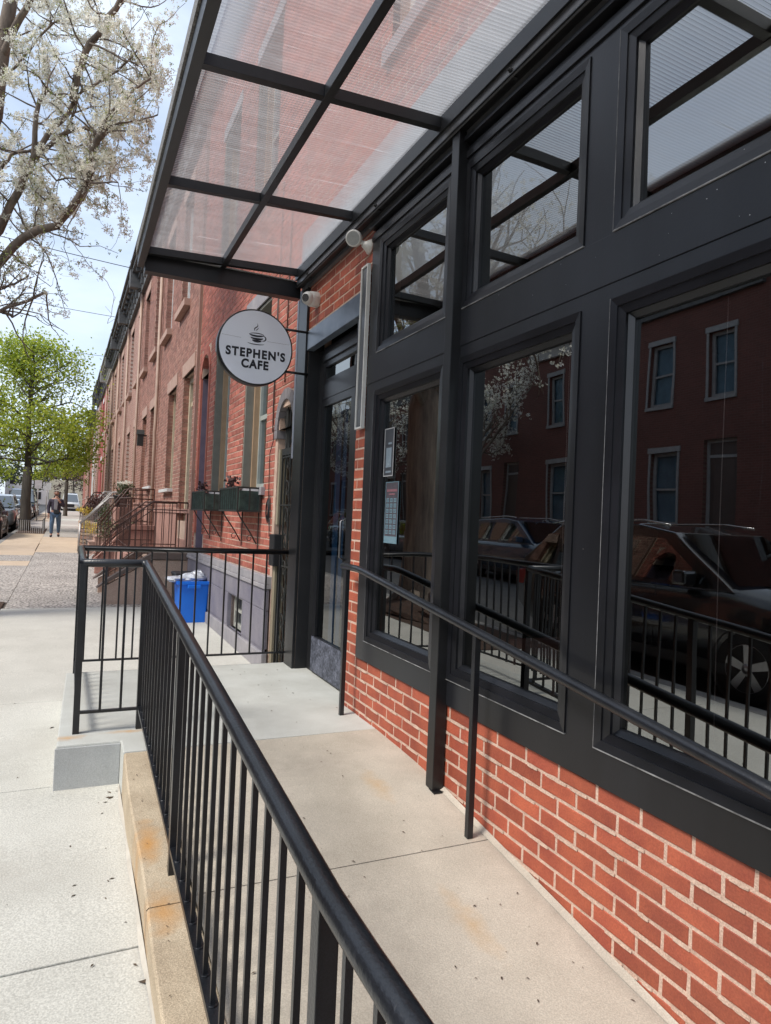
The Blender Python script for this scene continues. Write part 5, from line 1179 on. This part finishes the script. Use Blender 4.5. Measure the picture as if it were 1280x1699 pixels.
    for s_ in (-1, 1):
        ws = lambda u, z: s_ * (wh(u, z) + .006)
        ua = gh[0][0] + .28; um = (u1 + u3) / 2 + .12
        for q in ([(ua, zb + .04), (um - .05, zb + .04), (um - .05, zt + .03), (u1 + .12, zt)], [(um + .05, zb + .04), (u3 - .1, zb + .05), (u3 - .15, zt), (um + .05, zt + .03)], [(u3, zb + .06), (ue - .12, zb + .1), (u3 + (ue - u3) * .35, zt - .03), (u3 - .02, zt)]):
            g = G(); g.face([Q(u, ws(u, z), z) for u, z in q]); part('side_window', g, carglass_m, t)
        g = G(); g.box(*[min(a, b) for a, b in zip(Q(gh[0][0] + .42, s_ * hw * .93, zb + .02), Q(gh[0][0] + .60, s_ * hw * 1.13, zb + .17))], *[max(a, b) for a, b in zip(Q(gh[0][0] + .42, s_ * hw * .93, zb + .02), Q(gh[0][0] + .60, s_ * hw * 1.13, zb + .17))]); part('door_mirror', g, pm, t, bevel=.03)
        g = G(); g.tube([Q(u1 + .1, s_ * hw * .72, z2 + .0), Q(u1 + .5, s_ * hw * .71, z2 + .045), Q(u3 - .1, s_ * hw * .71, z3 + .06), Q(u3 + .2, s_ * hw * .72, z3 + .01)], .014, 6); part('roof_rail', g, chrome_m if kind == 'suv' else trimc_m, t)
        g = G()
        for uu in ((gh[0][0] + u1) / 2 + .5, um, u3 + .1): g.bar(Q(uu, s_ * hw * 1.003, .34), Q(uu, s_ * hw * .975, zb - .04), .006)
        g.bar(Q(.95, s_ * hw * .99, .30), Q(L - .95, s_ * hw * .99, .30), .05, .10); part('panel_gap', g, trimc_m, t)
        g = G()
        for uu in (um - .25, u3 - .12): g.bar(Q(uu, s_ * hw * 1.0, zb - .17), Q(uu + .18, s_ * hw * 1.0, zb - .17), .02, .03)
        part('door_handle', g, pm, t)
        for (uw) in (.93, L - 1.0):
            c = Q(uw, s_ * (hw - .10), .345); wt = part('wheel', (lambda gg: (gg.lathe([(.22, -.11), (.335, -.10), (.35, -.05), (.35, .05), (.335, .10), (.22, .115)], c, (s_, 0, 0), 28), gg)[1])(G()), tyre_m, t)
            g = G(); g.lathe([(.235, .095), (.225, .118), (.21, .10)], c, (s_, 0, 0), 28)
            for q in range(5):
                a = 2 * math.pi * q / 5 + .3; u_ = Vector((0, math.cos(a), math.sin(a))); v_ = Vector((0, -math.sin(a), math.cos(a))); cc = Vector(c) + Vector((s_ * .118, 0, 0))
                g.face([cc + v_ * .030, cc - v_ * .030, cc + u_ * .222 - v_ * .045, cc + u_ * .222 + v_ * .045])
            g.lathe([(.05, .10), (.05, .125), (.01, .13)], c, (s_, 0, 0), 14)
            part('rim', g, rim_m, wt)
            g = G(); g.lathe([(.0001, .093), (.225, .093)], c, (s_, 0, 0), 20); part('brake_shadow', g, gap_m, wt)
            g = G(); g.lathe([(.365, .090), (.385, .108), (.40, .09)], c, (s_, 0, 0), 28); part('wheel_arch', g, trimc_m, t)
    for s_ in (-1, 1):
        zt = low[1][2]; g = G(); g.face([Q(.035, s_ * hw * .80, zt - .10), Q(.005, s_ * hw * .46, zt - .16), Q(.0, s_ * hw * .46, zt - .27), Q(.02, s_ * hw * .80, zt - .25)]) if False else g.lathe([(.02, 0), (.11, .02), (.10, .05)], Q(.10, s_ * hw * .66, zt - .19), (0, f, 0), 12); part('headlight', g, lamp_m, t)
        g = G(); g.box(*[min(a, b) for a, b in zip(Q(L - .02, s_ * hw * .62, .78), Q(L - .25, s_ * hw * .94, .98))], *[max(a, b) for a, b in zip(Q(L - .02, s_ * hw * .62, .78), Q(L - .25, s_ * hw * .94, .98))]); part('tail_light', g, tail_m, t, bevel=.02)
    zt = low[1][2]
    lo, hi = Q(.10, -hw * .42, .52), Q(-.012, hw * .42, zt - .10); g = G(); g.box(*[min(a, b) for a, b in zip(lo, hi)], *[max(a, b) for a, b in zip(lo, hi)]); part('grille', g, trimc_m, t, bevel=.01)
    lo, hi = Q(.12, -hw * .70, .30), Q(.01, hw * .70, .44); g = G(); g.box(*[min(a, b) for a, b in zip(lo, hi)], *[max(a, b) for a, b in zip(lo, hi)]); part('bumper_grille', g, trimc_m, t, bevel=.01)
    g = G(); g.box(x - hw * .8, y - L / 2 + .3, zg + .18, x + hw * .8, y + L / 2 - .3, zg + .34); part('underbody', g, gap_m, t)
    return t
PB = paint('car_black', (.010, .010, .011), .22); PN = paint('car_navy', (.020, .045, .085), .22); PS = paint('car_silver', (.22, .23, .24), .3); PM = paint('car_maroon', (.05, .022, .025), .25); PBl = paint('car_blue', (.05, .09, .13), .25); PG = paint('car_grey', (.12, .125, .13), .3); PW = paint('car_white', (.62, .62, .60), .3)
car(-3.28, 5.75, PB, 'black sport utility vehicle parked right beside the cafe railing, mirrored in the big window', 'suv')
car(-2.93, 28.4, PM, 'dark maroon car at the very left edge, nearest of the row along the kerb', 'sedan')
car(-2.95, 36.1, PS, 'silver sport utility vehicle with large windshield just left of the green tree', 'suv')
car(-2.95, 41.6, PBl, 'pale blue grey car directly behind the green tree trunk', 'sedan')
car(-2.95, 47.0, PG, 'dark grey sport utility vehicle right of the tree trunk', 'suv')
car(-2.95, 52.4, PN, 'navy car fourth behind the green tree', 'sedan')
car(-2.95, 58.0, PB, 'black van far down the kerb row', 'van')
car(-2.95, 63.6, PS, 'small silver car at the far end of the kerb row', 'sedan')
car(-7.7, 14.9, PN, 'navy sport utility vehicle across the road, mirrored in the second window', 'suv', group='cars parked across the road')
car(-7.7, 9.0, PB, 'black sedan across the road behind the navy vehicle', 'sedan', group='cars parked across the road')
car(-7.75, 21.5, PG, 'grey sedan across the road, mirrored beside the tree trunk', 'sedan', group='cars parked across the road')
car(-7.75, 27.5, PB, 'dark vehicle across the road farther up than the grey sedan', 'suv', group='cars parked across the road')
car(.55, 88., PW, 'white box shaped van standing at the far end of the street', 'van', group='vehicles at the street end')
car(-5.6, 96., PBl, 'blue vehicle in the road at the far end of the street', 'suv', group='vehicles at the street end')

# ------------------------------------------------------------------ trees
def grow(g, p, d, L, r, depth, rr, tips, bend=.35, split=3, up=.15, shrink=.66, nofirst=False):
    pts = [p]; rad = [r]; n_ = 4
    q = Vector(p); dd = Vector(d).normalized()
    for k in range(n_):
        dd = (dd + Vector((rr.gauss(0, bend), rr.gauss(0, bend), rr.gauss(0, bend) + up)) * .45).normalized(); q = q + dd * L / n_
        pts.append(tuple(q)); rad.append(r * (1 - .45 * (k + 1) / n_))
        if k or not nofirst: tips.append((Vector(q), depth, r))
    g.tube(pts, rad, 7 if r > .02 else (5 if r > .007 else 3), cap=False)
    if depth > 0:
        for k in range(split):
            nd = (dd + Vector((rr.gauss(0, .6), rr.gauss(0, .6), rr.gauss(0, .55)))).normalized(); at = pts[rr.choice((2, 3, 4))] if k else pts[-1]
            grow(g, at, nd, L * shrink * rr.uniform(.8, 1.2), r * .52, depth - 1, rr, tips, bend, split, up, shrink)
def flowers(g, at, rr, n_, spread, size):
    for _ in range(n_):
        c = at + Vector((rr.gauss(0, spread), rr.gauss(0, spread), rr.gauss(0, spread)))
        nrm = Vector((rr.gauss(0, 1), rr.gauss(0, 1), rr.gauss(0, 1))).normalized(); u = nrm.orthogonal().normalized(); v = nrm.cross(u); rv = rr.random(); s_ = size * rr.uniform(.7, 1.25)
        a0 = rr.random() * 6
        for k in range(3):
            a = a0 + k * 2.094; e = u * math.cos(a) + v * math.sin(a); f_ = u * math.cos(a + 1.2) + v * math.sin(a + 1.2)
            g.face([c, c + e * s_ + nrm * s_ * .25, c + (e + f_) * s_ * .62 + nrm * s_ * .4, c + f_ * s_ + nrm * s_ * .25], 0, rv)
LIMBS = [
([(-1.34, 9.3, 3.56), (-1.06, 9.2, 4.59), (-1.01, 9.1, 5.19), (-0.93, 9.0, 5.87), (-0.88, 8.9, 6.38)],0.098),
([(-1.01, 9.1, 5.19), (-0.87, 8.93, 5.52), (-0.72, 8.77, 5.78), (-0.57, 8.6, 6.13)],0.045),
([(-1.42, 9.4, 2.22), (-0.93, 9.24, 2.88), (-0.71, 9.09, 3.14), (-0.54, 8.93, 3.23), (-0.33, 8.78, 3.27), (-0.18, 8.62, 3.45), (-0.01, 8.47, 3.72), (0.0, 8.31, 3.88), (0.04, 8.16, 4.04), (0.13, 8.0, 4.15)],0.053),
([(-1.38, 9.4, 2.73), (-0.95, 9.2, 3.24), (-0.76, 9.0, 3.65), (-0.61, 8.8, 3.98)],0.057),
([(-0.61, 8.8, 3.98), (-0.6, 8.73, 4.27), (-0.58, 8.67, 4.52), (-0.49, 8.6, 4.73)],0.033),
([(-0.61, 8.8, 3.98), (-0.46, 8.67, 4.26), (-0.32, 8.53, 4.38), (-0.18, 8.4, 4.63)],0.033),
([(-0.58, 8.8, 4.01), (-0.35, 8.57, 4.2), (-0.06, 8.33, 4.27), (0.07, 8.1, 4.12)],0.029),
([(-0.22, 8.4, 4.55), (-0.18, 8.28, 4.85), (-0.07, 8.16, 5.12), (0.08, 8.04, 5.32), (0.21, 7.92, 5.54), (0.34, 7.8, 5.83)],0.041),
([(-1.27, 9.2, 2.34), (-0.91, 9.13, 2.52), (-0.75, 9.07, 2.6), (-0.61, 9.0, 2.7)],0.016),
([(-1.2, 9.2, 2.07), (-0.89, 9.1, 2.26), (-0.61, 9.0, 2.4), (-0.41, 8.9, 2.52)],0.024),
([(-0.9, 9.2, 2.29), (-0.84, 9.15, 2.26), (-0.76, 9.1, 2.21)],0.024),
([(-1.22, 9.3, 3.66), (-0.97, 9.17, 3.94), (-0.85, 9.03, 4.09), (-0.62, 8.9, 4.15)],0.024),
([(-0.25, 8.6, 3.22), (-0.21, 8.56, 3.13), (-0.09, 8.51, 2.94), (0.04, 8.47, 2.77), (0.23, 8.43, 2.61), (0.31, 8.39, 2.44), (0.29, 8.34, 2.23), (0.25, 8.3, 2.1)],0.004),
([(0.01, 8.2, 3.61), (0.15, 8.1, 3.6), (0.28, 8.0, 3.59)],0.012),
([(-0.9, 9.0, 5.04), (-0.7, 8.87, 5.28), (-0.52, 8.73, 5.5), (-0.44, 8.6, 5.52)],0.016),
([(-0.44, 8.6, 5.51), (-0.23, 8.5, 5.48), (-0.02, 8.4, 5.49)],0.008),
([(0.13, 8.0, 4.15), (0.27, 7.93, 4.21), (0.48, 7.87, 4.27), (0.64, 7.8, 4.34)],0.012),
([(0.06, 8.0, 4.12), (0.2, 7.9, 4.33), (0.37, 7.8, 4.53), (0.54, 7.7, 4.65)],0.016),
([(-0.18, 8.4, 4.63), (0.01, 8.23, 4.73), (0.22, 8.07, 4.85), (0.42, 7.9, 5.06)],0.014),
([(-0.85, 9.2, 3.17), (-0.67, 9.03, 2.86), (-0.53, 8.87, 2.69), (-0.36, 8.7, 2.53)],0.006),
([(-0.61, 8.9, 3.18), (-0.44, 8.8, 2.97), (-0.31, 8.7, 2.89)],0.006),
([(-0.07, 8.1, 5.08), (0.18, 7.95, 4.95), (0.42, 7.8, 4.81)],0.012),
([(-0.58, 8.8, 4.01), (-0.35, 8.63, 3.73), (-0.19, 8.47, 3.73), (0.0, 8.3, 3.66)],0.012)]
def pear(base, limbs, seed, lab, detail=1.0):
    rr = random.Random(seed); bx, by = base; zg = gz(by)
    t = thing('pear_tree', lab, 'tree', (bx, by, zg), group=None)
    g = G()
    nr = 14; prof = [(0, .44), (.10, .36), (.35, .30), (.9, .275), (1.8, .265), (2.7, .25), (3.25, .27), (3.6, .22)]
    g.tube([(bx + .02 * math.sin(z * 3), by + .02 * math.cos(z * 2), zg + z) for z, _ in prof], [r_ for _, r_ in prof], nr)
    ftop = Vector((bx, by, zg + 3.45))
    for a in range(5):
        an = a * 1.26 + .4; g.tube([(bx + .25 * math.cos(an), by + .25 * math.sin(an), zg + .25), (bx + .5 * math.cos(an), by + .5 * math.sin(an), zg + .07), (bx + .8 * math.cos(an), by + .8 * math.sin(an), zg - .02)], [.12, .07, .03], 7)
    tips = []
    starts = [(.098 * 1.3, limbs[0][0][0]), (.075, limbs[2][0][0]), (.07, limbs[3][0][0]), (.04, limbs[8][0][0]), (.045, limbs[9][0][0])] if limbs else []
    for r_, s_ in starts:
        m_ = ftop.lerp(Vector(s_), .5) + Vector((.04, .0, -.06)); g.tube([tuple(ftop - Vector((0, 0, .25))), tuple(m_), s_], [r_ * 1.6, r_ * 1.2, r_], 8, cap=False)
    for pts, r_ in (limbs or []):
        # resample with a little wander
        P_ = []
        for a, b in zip(pts, pts[1:]):
            a_, b_ = Vector(a), Vector(b); 
            for k in range(3): P_.append(a_.lerp(b_, k / 3) + Vector((rr.gauss(0, .008), rr.gauss(0, .012), rr.gauss(0, .008))) * (1 if k else .0))
        P_.append(Vector(pts[-1])); n_ = len(P_)
        g.tube([tuple(p) for p in P_], [r_ * (1 - .35 * k / (n_ - 1)) for k in range(n_)], 9 if r_ > .03 else 6)
        if r_ < .0045:
            for p in P_[3:]:
                if rr.random() < .3: g.tube([tuple(p), tuple(p + Vector((rr.gauss(0, .05), 0, rr.uniform(.03, .08))))], .0018, 3)
            continue
        for p in P_[2:]:
            for _ in range(2 if r_ > .01 else 1):
                if rr.random() < .50:
                    d = Vector((rr.gauss(.15, .8), rr.gauss(-.1, .8), rr.gauss(.12, .7)))
                    grow(g, tuple(p), d, rr.uniform(.30, .66), min(.011, r_ * .45), 1, rr, tips, .5, 2, .1, .7, nofirst=True)
    # unseen side of the crown: generic limbs going the other way
    for k in range(9):
        a = rr.uniform(2.0, 4.3) if limbs else k * .7; d = Vector((math.cos(a) * .9, math.sin(a) * .9, rr.uniform(.5, 1.3)))
        grow(g, tuple(ftop), d, rr.uniform(1.5, 2.2), .085, 3, rr, tips, .35, 3, .22, .68)
    part('trunk', g, bark_m, t)
    tips_ = [q for q in tips if q[1] <= 1]
    g = G(); gy = G()
    for (p, dep, r_) in tips_:
        if limbs and p.z > 2.2 and p.y < 9.6 and p.x > -1.3:     # the near, closely seen part
            low = p.z < 3.25
            if p.z > 2.0 and rr.random() < (.26 if low else .46): flowers(g, p, rr, int((8 if low else 24) * detail), .024 if low else .032, .0185)
            if rr.random() < .5: flowers(gy, p + Vector((0, 0, .02)), rr, 3, .03, .016)
        elif rr.random() < (.8 if not limbs else .45) and (not limbs or p.z > 2.6): flowers(g, p, rr, 5, .08, .045)
    part('blossom', g, petal_m, t, rnd=True, kind='stuff'); part('young_leaves', gy, young_m, t, rnd=True, kind='stuff')
    return t
pear((-1.66, 9.75), LIMBS, 21, 'flowering pear tree with white blossom reaching over the pavement at upper left')
def pear_copy(src, x, y, rz_, lab):
    c = src.copy(); COL.objects.link(c); c.location = (x, y, gz(y)); c.rotation_euler = (0, 0, rz_); c['label'] = lab
    for ch in src.children:
        d = ch.copy(); COL.objects.link(d); d.parent = c
p2_ = pear((-9.7, 21.5), None, 33, 'white blossoming tree across the road, mirrored behind the nearer trunk')
pear_copy(p2_, -9.6, 31, 2.1, 'farther white blossoming tree across the road, mirrored in the door glass')
pear_copy(p2_, -9.6, 38, 4.0, 'distant white blossoming tree across the road mirrored high in the door glass')
pear_copy(p2_, -9.6, 48, 5.0, 'most distant white blossoming tree across the road')

def leafy(base, hgt, cw, seed, m, bark, lab, n_leaf, size, trunk_r, zbot, street=True, depth=4, flat=.32, name='street_tree'):
    rr = random.Random(seed); bx, by = base; zg = gz(by); t = thing(name, lab, 'tree', (bx, by, zg), street=street)
    g = G(); ft = zbot + .35
    g.tube([(bx, by, zg - .1), (bx + .02, by, zg + .15), (bx, by, zg + ft * .5), (bx + .03, by, zg + ft)], [trunk_r * 1.35, trunk_r * 1.05, trunk_r * .95, trunk_r * .85], 10)
    tips = []; top = hgt - ft
    g.tube([(bx + .03, by, zg + ft - .05), (bx - .05, by, zg + ft + top * .35), (bx + .08, by, zg + ft + top * .65), (bx, by, zg + ft + top * .93)], [trunk_r * .7, trunk_r * .45, trunk_r * .25, trunk_r * .06], 7)
    for k in range(30):
        u = (k + .5) / 30; z = ft + top * (.0 + .80 * u); a = k * 2.4 + rr.uniform(-.4, .4)
        env = math.sin(math.pi * (.36 + u * .58)) ** .8
        L = cw * .5 * env * rr.uniform(.75, 1.12)
        d = Vector((math.cos(a), math.sin(a), .1 + .8 * u))
        grow(g, (bx, by, zg + z), d, L * .62, trunk_r * .30 * (1 - .6 * u), 2 if depth < 4 else 3, rr, tips, .30, 3, .08, .58)
    part('trunk', g, bark, t)
    tp = [q for q in tips if q[1] <= 1 and q[0].z > zg + zbot * .85]
    g = G()
    for k in range(n_leaf):
        zz_ = zg + zbot + (hgt - zbot) * rr.random() ** 1.35; p = min((rr.choice(tp)[0] for _ in range(7)), key=lambda v: abs(v.z - zz_))
        p = p + Vector((rr.gauss(0, flat), rr.gauss(0, flat), rr.gauss(0, flat * .6)))
        if p.z < zg + zbot - .2: continue
        d = Vector((rr.uniform(-1, 1), rr.uniform(-1, 1), rr.uniform(-.7, .8))).normalized() * size * rr.uniform(.6, 1.3)
        e = d.cross(Vector((rr.uniform(-1, 1), rr.uniform(-1, 1), rr.uniform(-1, 1)))).normalized() * size * .36
        g.face([p, p + d * .5 - e, p + d, p + d * .5 + e], 0, min(1, max(0, rr.gauss(.5, .28))))
    part('crown', g, m, t, rnd=True, kind='stuff')
    return t
leafy((-1.62, 33.6), 9.1, 5.6, 5, green_m, barkg_m, 'fresh green street tree standing in the pavement beside the parked cars', 19000, .125, .21, 2.45, flat=.40)
leafy((.0, 62), 7.2, 4.6, 6, green_m, barkg_m, 'second green street tree farther along the pavement behind the first', 4200, .16, .16, 2.5)
leafy((-9.9, 52), 10, 8, 7, dark_m, barkg_m, 'dark leafed tree across the road at the left edge', 3500, .26, .22, 2.2, depth=3)
leafy((-9.9, 78), 10, 9, 8, green_m, barkg_m, 'green tree across the road far behind the parked cars', 3500, .30, .22, 2.2, depth=3)
leafy((-5, 135), 12, 12, 9, dark_m, barkg_m, 'hazy dark tree closing the far end of the street', 3000, .5, .3, 2.0, depth=3)
leafy((-14, 128), 13, 13, 10, dark_m, barkg_m, 'broad dark tree at the street end left of the hazy one', 3000, .5, .3, 2.0, depth=3)
leafy((1.0, 108), 8, 7, 12, purplel_m, barkg_m, 'bare brownish tree at the far end beside the pavement', 900, .3, .2, 2.2, depth=3)
# low tree guard
t = thing('tree_guard', 'low white wire guard around the foot of the green street tree', 'fence', (-1.5, 33, -1.1), street=True)
for k in range(13):
    x = -1.75 + k * .075; g = G(); z = gz(31.2); g.bar((x + .02, 31.2, z), (x + .02, 31.2, z + .55), .014); part('wire_upright', g, white_m, t)
for k in range(14):
    y = 31.2 + k * .3; g = G(); z = gz(y); g.bar((-.85, y, z), (-.85, y, z + .55), .018); part('wire_upright', g, white_m if k % 2 else dkgreen_m, t)
g = G(); g.bar((-1.75, 31.2, gz(31.2) + .55), (-.85, 31.2, gz(31.2) + .55), .02); g.bar((-.85, 31.2, gz(31.2) + .55), (-.85, 35.2, gz(35) + .55), .02); part('top_wire', g, dkgreen_m, t)
# far end buildings and street furniture
for k, (x0, x1, y, zt, m_, lab) in enumerate([(-30, -14, 150, 7, bt_brown, 'brown building closing the far end of the street on the left'), (-13, -3, 158, 6, white_m, 'pale building at the far end of the street'), (-2.5, 9, 150, 7.5, bt_red, 'reddish building closing the far end of the street on the right'), (-4, 1.2, 128, 4.5, cream_m, 'low cream corner building beyond the green tree')]):
    h = thing('end_building', lab, 'building', ((x0 + x1) / 2, y, gz(y))); g = G(); g.box(x0, y, gz(y) - 1, x1, y + 8, zt + gz(y)); part('wall', g, m_, h)
    n_ = int((x1 - x0) / 2.4)
    for i in range(n_):
        for z in ((.9, 2.4), (3.8, 5.2)):
            if z[1] > zt - .5: continue
            g = G(); xx = x0 + .8 + i * 2.4; g.box(xx, y - .05, gz(y) + z[0], xx + 1, y + .1, gz(y) + z[1]); part('window', g, dark_room, h)
for (x, y, lab, wd) in ((-1.2, 52, 'small white street sign on a thin pole straight behind the walking person', .5), (-1.55, 46, 'thin pale sign pole between the tree and the walking person', .0)):
    t = thing('street_sign', lab, 'sign', (x, y, gz(y)), street=True); g = G(); g.tube([(x, y, gz(y)), (x, y, gz(y) + 2.5)], .03, 8); part('pole', g, galv_m, t)
    g = G(); g.box(x - .2 - wd * .1, y - .03, gz(y) + 2.0, x + .2 + wd * .1, y, gz(y) + 2.5); part('panel', g, white_m, t)
g = G()
for (y, x0, z0, x1, z1, sag) in ((26, -14, 8.4, 1.6, 6.9, .35), (17.5, -14, 7.9, 1.6, 5.9, .35), (33, -14, 8.6, 1.4, 6.9, .5)):
    gg = G(); P_ = [(x0 + (x1 - x0) * k / 20, y + (.6 if k > 10 else 0) * 0, z0 + (z1 - z0) * k / 20 - sag * 4 * (k / 20) * (1 - k / 20)) for k in range(21)]
    gg.tube(P_, .009, 5, cap=False)
    solo('overhead_cable', gg, dkgreen_m, 'thin overhead cable crossing the sky to the terrace roofs at ' + {26: 'middle height', 17.5: 'its upper part', 33: 'its lowest part'}[y], 'cable', (x0, y, z0), street=True, group='overhead cables')
for z in (6.4, 6.7, 7.3):
    zl = {6.4: 'lowest', 6.7: 'middle', 7.3: 'topmost'}[z]
    gg = G(); gg.tube([(-8.6 + .3 * z * .1, -20 + k * 8, z - .25 * math.sin(math.pi * ((k * 8) % 32) / 32)) for k in range(14)], .012, 5, cap=False)
    solo('utility_wire', gg, dkgreen_m, zl + ' of the three dark wires strung across the road, mirrored in the big window', 'cable', (-8.6, -20, z), group='utility wires mirrored in the glass', street=True)

# ------------------------------------------------------------------ the walking person
skin_m = mat('skin', (.42, .24, .17), (.38, .2, .15), 20, .6); jacket_m = mat('dark_jacket', (.035, .03, .05), (.05, .04, .06), 20, .85); jean_m = mat('blue_jeans', (.09, .15, .24), (.06, .11, .19), 14, .85); shirt_m = mat('grey_shirt', (.28, .28, .31), None, 20, .85); hair_m = mat('grey_hair', (.30, .27, .24), None, 30, .8); shoe_m = mat('dark_shoe', (.03, .02, .018), None, 20, .7); blackbag = mat('waist_bag', (.02, .025, .03), None, 20, .7)
pe = thing('person', 'person in dark jacket and blue jeans walking this way, one hand raised to the mouth', 'person', (-.36, 28.7, gz(28.7)), street=True)
def skin_mesh(name, nodes, edges, mats, parent, root=0, sub=1, kind=None):
    b0 = ROOTOFF[parent.name]; me = bpy.data.meshes.new(name)
    me.from_pydata([(a + PXx, b + PYy, c + PZz) for (a, b, c, r1, r2) in nodes], edges, [])
    me.transform(Matrix.Translation((-b0[0], -b0[1], -b0[2])))
    o = bpy.data.objects.new(name, me); COL.objects.link(o); me.materials.append(mats)
    md = o.modifiers.new('s', 'SKIN'); sv = me.skin_vertices[0].data
    for k, nd in enumerate(nodes): sv[k].radius = (nd[3], nd[4]); sv[k].use_root = (k == root)
    md.use_smooth_shade = True; md2 = o.modifiers.new('d', 'SUBSURF'); md2.levels = sub; md2.render_levels = sub
    dg = bpy.context.evaluated_depsgraph_get(); m2 = bpy.data.meshes.new_from_object(o.evaluated_get(dg))
    o.modifiers.clear(); o.data = m2
    if not m2.materials: m2.materials.append(mats)
    for p in m2.polygons: p.use_smooth = True
    o.parent = parent; ROOTOFF[o.name] = b0; return o
PXx, PYy, PZz = -.36, 28.7, gz(28.7)
# x to the viewer's right, y away, z up; facing -y
body = [(0, 0, .93, .15, .12), (0, -.01, 1.12, .145, .11), (0, 0, 1.30, .17, .12), (0, .01, 1.42, .13, .10), (0, .0, 1.50, .055, .06), (0, -.02, 1.58, .05, .055),
        (-.10, 0, .86, .095, .10), (-.12, -.10, .50, .068, .07), (-.12, -.06, .10, .042, .045), (-.13, -.18, .04, .045, .035),
        (.10, 0, .86, .095, .10), (.12, .06, .50, .066, .07), (.12, .20, .14, .042, .045), (.13, .10, .05, .045, .035),
        (-.19, 0, 1.40, .065, .065), (-.25, .03, 1.12, .048, .048), (-.24, -.05, .88, .036, .036), (-.24, -.08, .80, .03, .04),
        (.19, 0, 1.40, .065, .065), (.27, -.06, 1.16, .048, .048), (.12, -.22, 1.36, .036, .036), (.06, -.22, 1.44, .03, .035)]
ed = [(0, 1), (1, 2), (2, 3), (3, 4), (4, 5), (0, 6), (6, 7), (7, 8), (8, 9), (0, 10), (10, 11), (11, 12), (12, 13), (3, 14), (14, 15), (15, 16), (16, 17), (3, 18), (18, 19), (19, 20), (20, 21)]
skin_mesh('body', body, ed, skin_m, pe)
jk = [(a, b, c, r1 * 1.14 + .012, r2 * 1.14 + .012) for (a, b, c, r1, r2) in (body[0], body[1], body[2], body[3])]
jk += [(a, b, c, r1 + .018, r2 + .018) for (a, b, c, r1, r2) in (body[14], body[15], body[16], body[18], body[19], (.14, -.20, 1.33, .036, .036))]
skin_mesh('jacket', jk, [(0, 1), (1, 2), (2, 3), (3, 4), (4, 5), (5, 6), (3, 7), (7, 8), (8, 9)], jacket_m, pe)
tr = [body[0]] + body[6:9] + body[10:13]; tr = [(a, b, c, r1 + .014, r2 + .014) for (a, b, c, r1, r2) in tr]
skin_mesh('trousers', tr, [(0, 1), (1, 2), (2, 3), (0, 4), (4, 5), (5, 6)], jean_m, pe)
for s_, (a, b) in ((0, (8, 9)), (1, (12, 13))):
    n0, n1 = body[a], body[b]; skin_mesh('shoe', [(n0[0], n0[1], n0[2] - .03, .052, .05), (n1[0], n1[1], n1[2], .05, .042), (n1[0], n1[1] - .10, n1[2] - .01, .045, .035)], [(0, 1), (1, 2)], shoe_m, pe)
hd = [(0, -.02, 1.60, .070, .075), (0, -.03, 1.68, .082, .095), (0, -.02, 1.75, .070, .085)]
skin_mesh('head', hd, [(0, 1), (1, 2)], skin_m, pe, sub=2)
g = G(); hx, hy, hz_ = PXx, PYy, PZz
for sx in (-1, 1): g.lathe([(.0001, 0), (.011, .002), (.0001, .008)], (hx + sx * .033, hy - .118, hz_ + 1.69), (0, -1, 0), 8); 
g.box(hx - .03, hy - .122, hz_ + 1.625, hx + .03, hy - .112, hz_ + 1.632); part('eyes_and_mouth', g, blackbag, pe)
g = G(); g.prism([(hy - .115, hz_ + 1.695), (hy - .145, hz_ + 1.655), (hy - .112, hz_ + 1.65)], 'x', hx - .012, hx + .012); 
for sx in (-1, 1): g.lathe([(.018, -.008), (.026, 0), (.016, .010)], (hx + sx * .085, hy - .02, hz_ + 1.675), (sx, 0, 0), 10)
part('nose_and_ears', g, skin_m, pe)
skin_mesh('hair', [(0, .01, 1.70, .085, .085), (0, -.01, 1.775, .078, .088), (0, .045, 1.66, .07, .06)], [(0, 1), (0, 2)], hair_m, pe, sub=2)
g = G(); g.prism([(hx - .065, hz_ + 1.05), (hx + .05, hz_ + 1.03), (hx + .07, hz_ + 1.44), (hx - .06, hz_ + 1.45)], 'y', hy - .165, hy - .12); part('shirt', g, shirt_m, pe, bevel=.015)
g = G(); g.box(hx - .07, hy - .20, hz_ + .90, hx + .13, hy - .13, hz_ + 1.03); part('waist_bag', g, blackbag, pe, bevel=.02)
for (hx_, hy_, hz__, dx_, dz_) in ((-.245, -.09, .80, 0, -1), (.055, -.225, 1.455, -.35, .9)):
    nodes = [(hx_, hy_, hz__, .03, .022)]; eds = []
    for k in range(4):
        off = (k - 1.5) * .018; L = (.055, .065, .06, .048)[k]
        nodes += [(hx_ + off * (1 if dz_ < 0 else .5), hy_ - .015, hz__ + dz_ * .045, .0085, .0085), (hx_ + off + dx_ * L * .5, hy_ - .03, hz__ + dz_ * (.045 + L * .6), .008, .008), (hx_ + off + dx_ * L, hy_ - .02, hz__ + dz_ * (.045 + L), .007, .007)]
        i = 1 + k * 3; eds += [(0, i), (i, i + 1), (i + 1, i + 2)]
    nodes += [(hx_ + .03, hy_ - .02, hz__ + dz_ * .01, .009, .009), (hx_ + .045, hy_ - .035, hz__ + dz_ * .045, .008, .008)]; eds += [(0, 13), (13, 14)]
    skin_mesh('hand', nodes, eds, skin_m, pe)

# ------------------------------------------------------------------ lift everything to eye height
for o in list(SC.objects):
    if o.parent is None and o.type not in ('CAMERA', 'LIGHT'): o.location.z += H
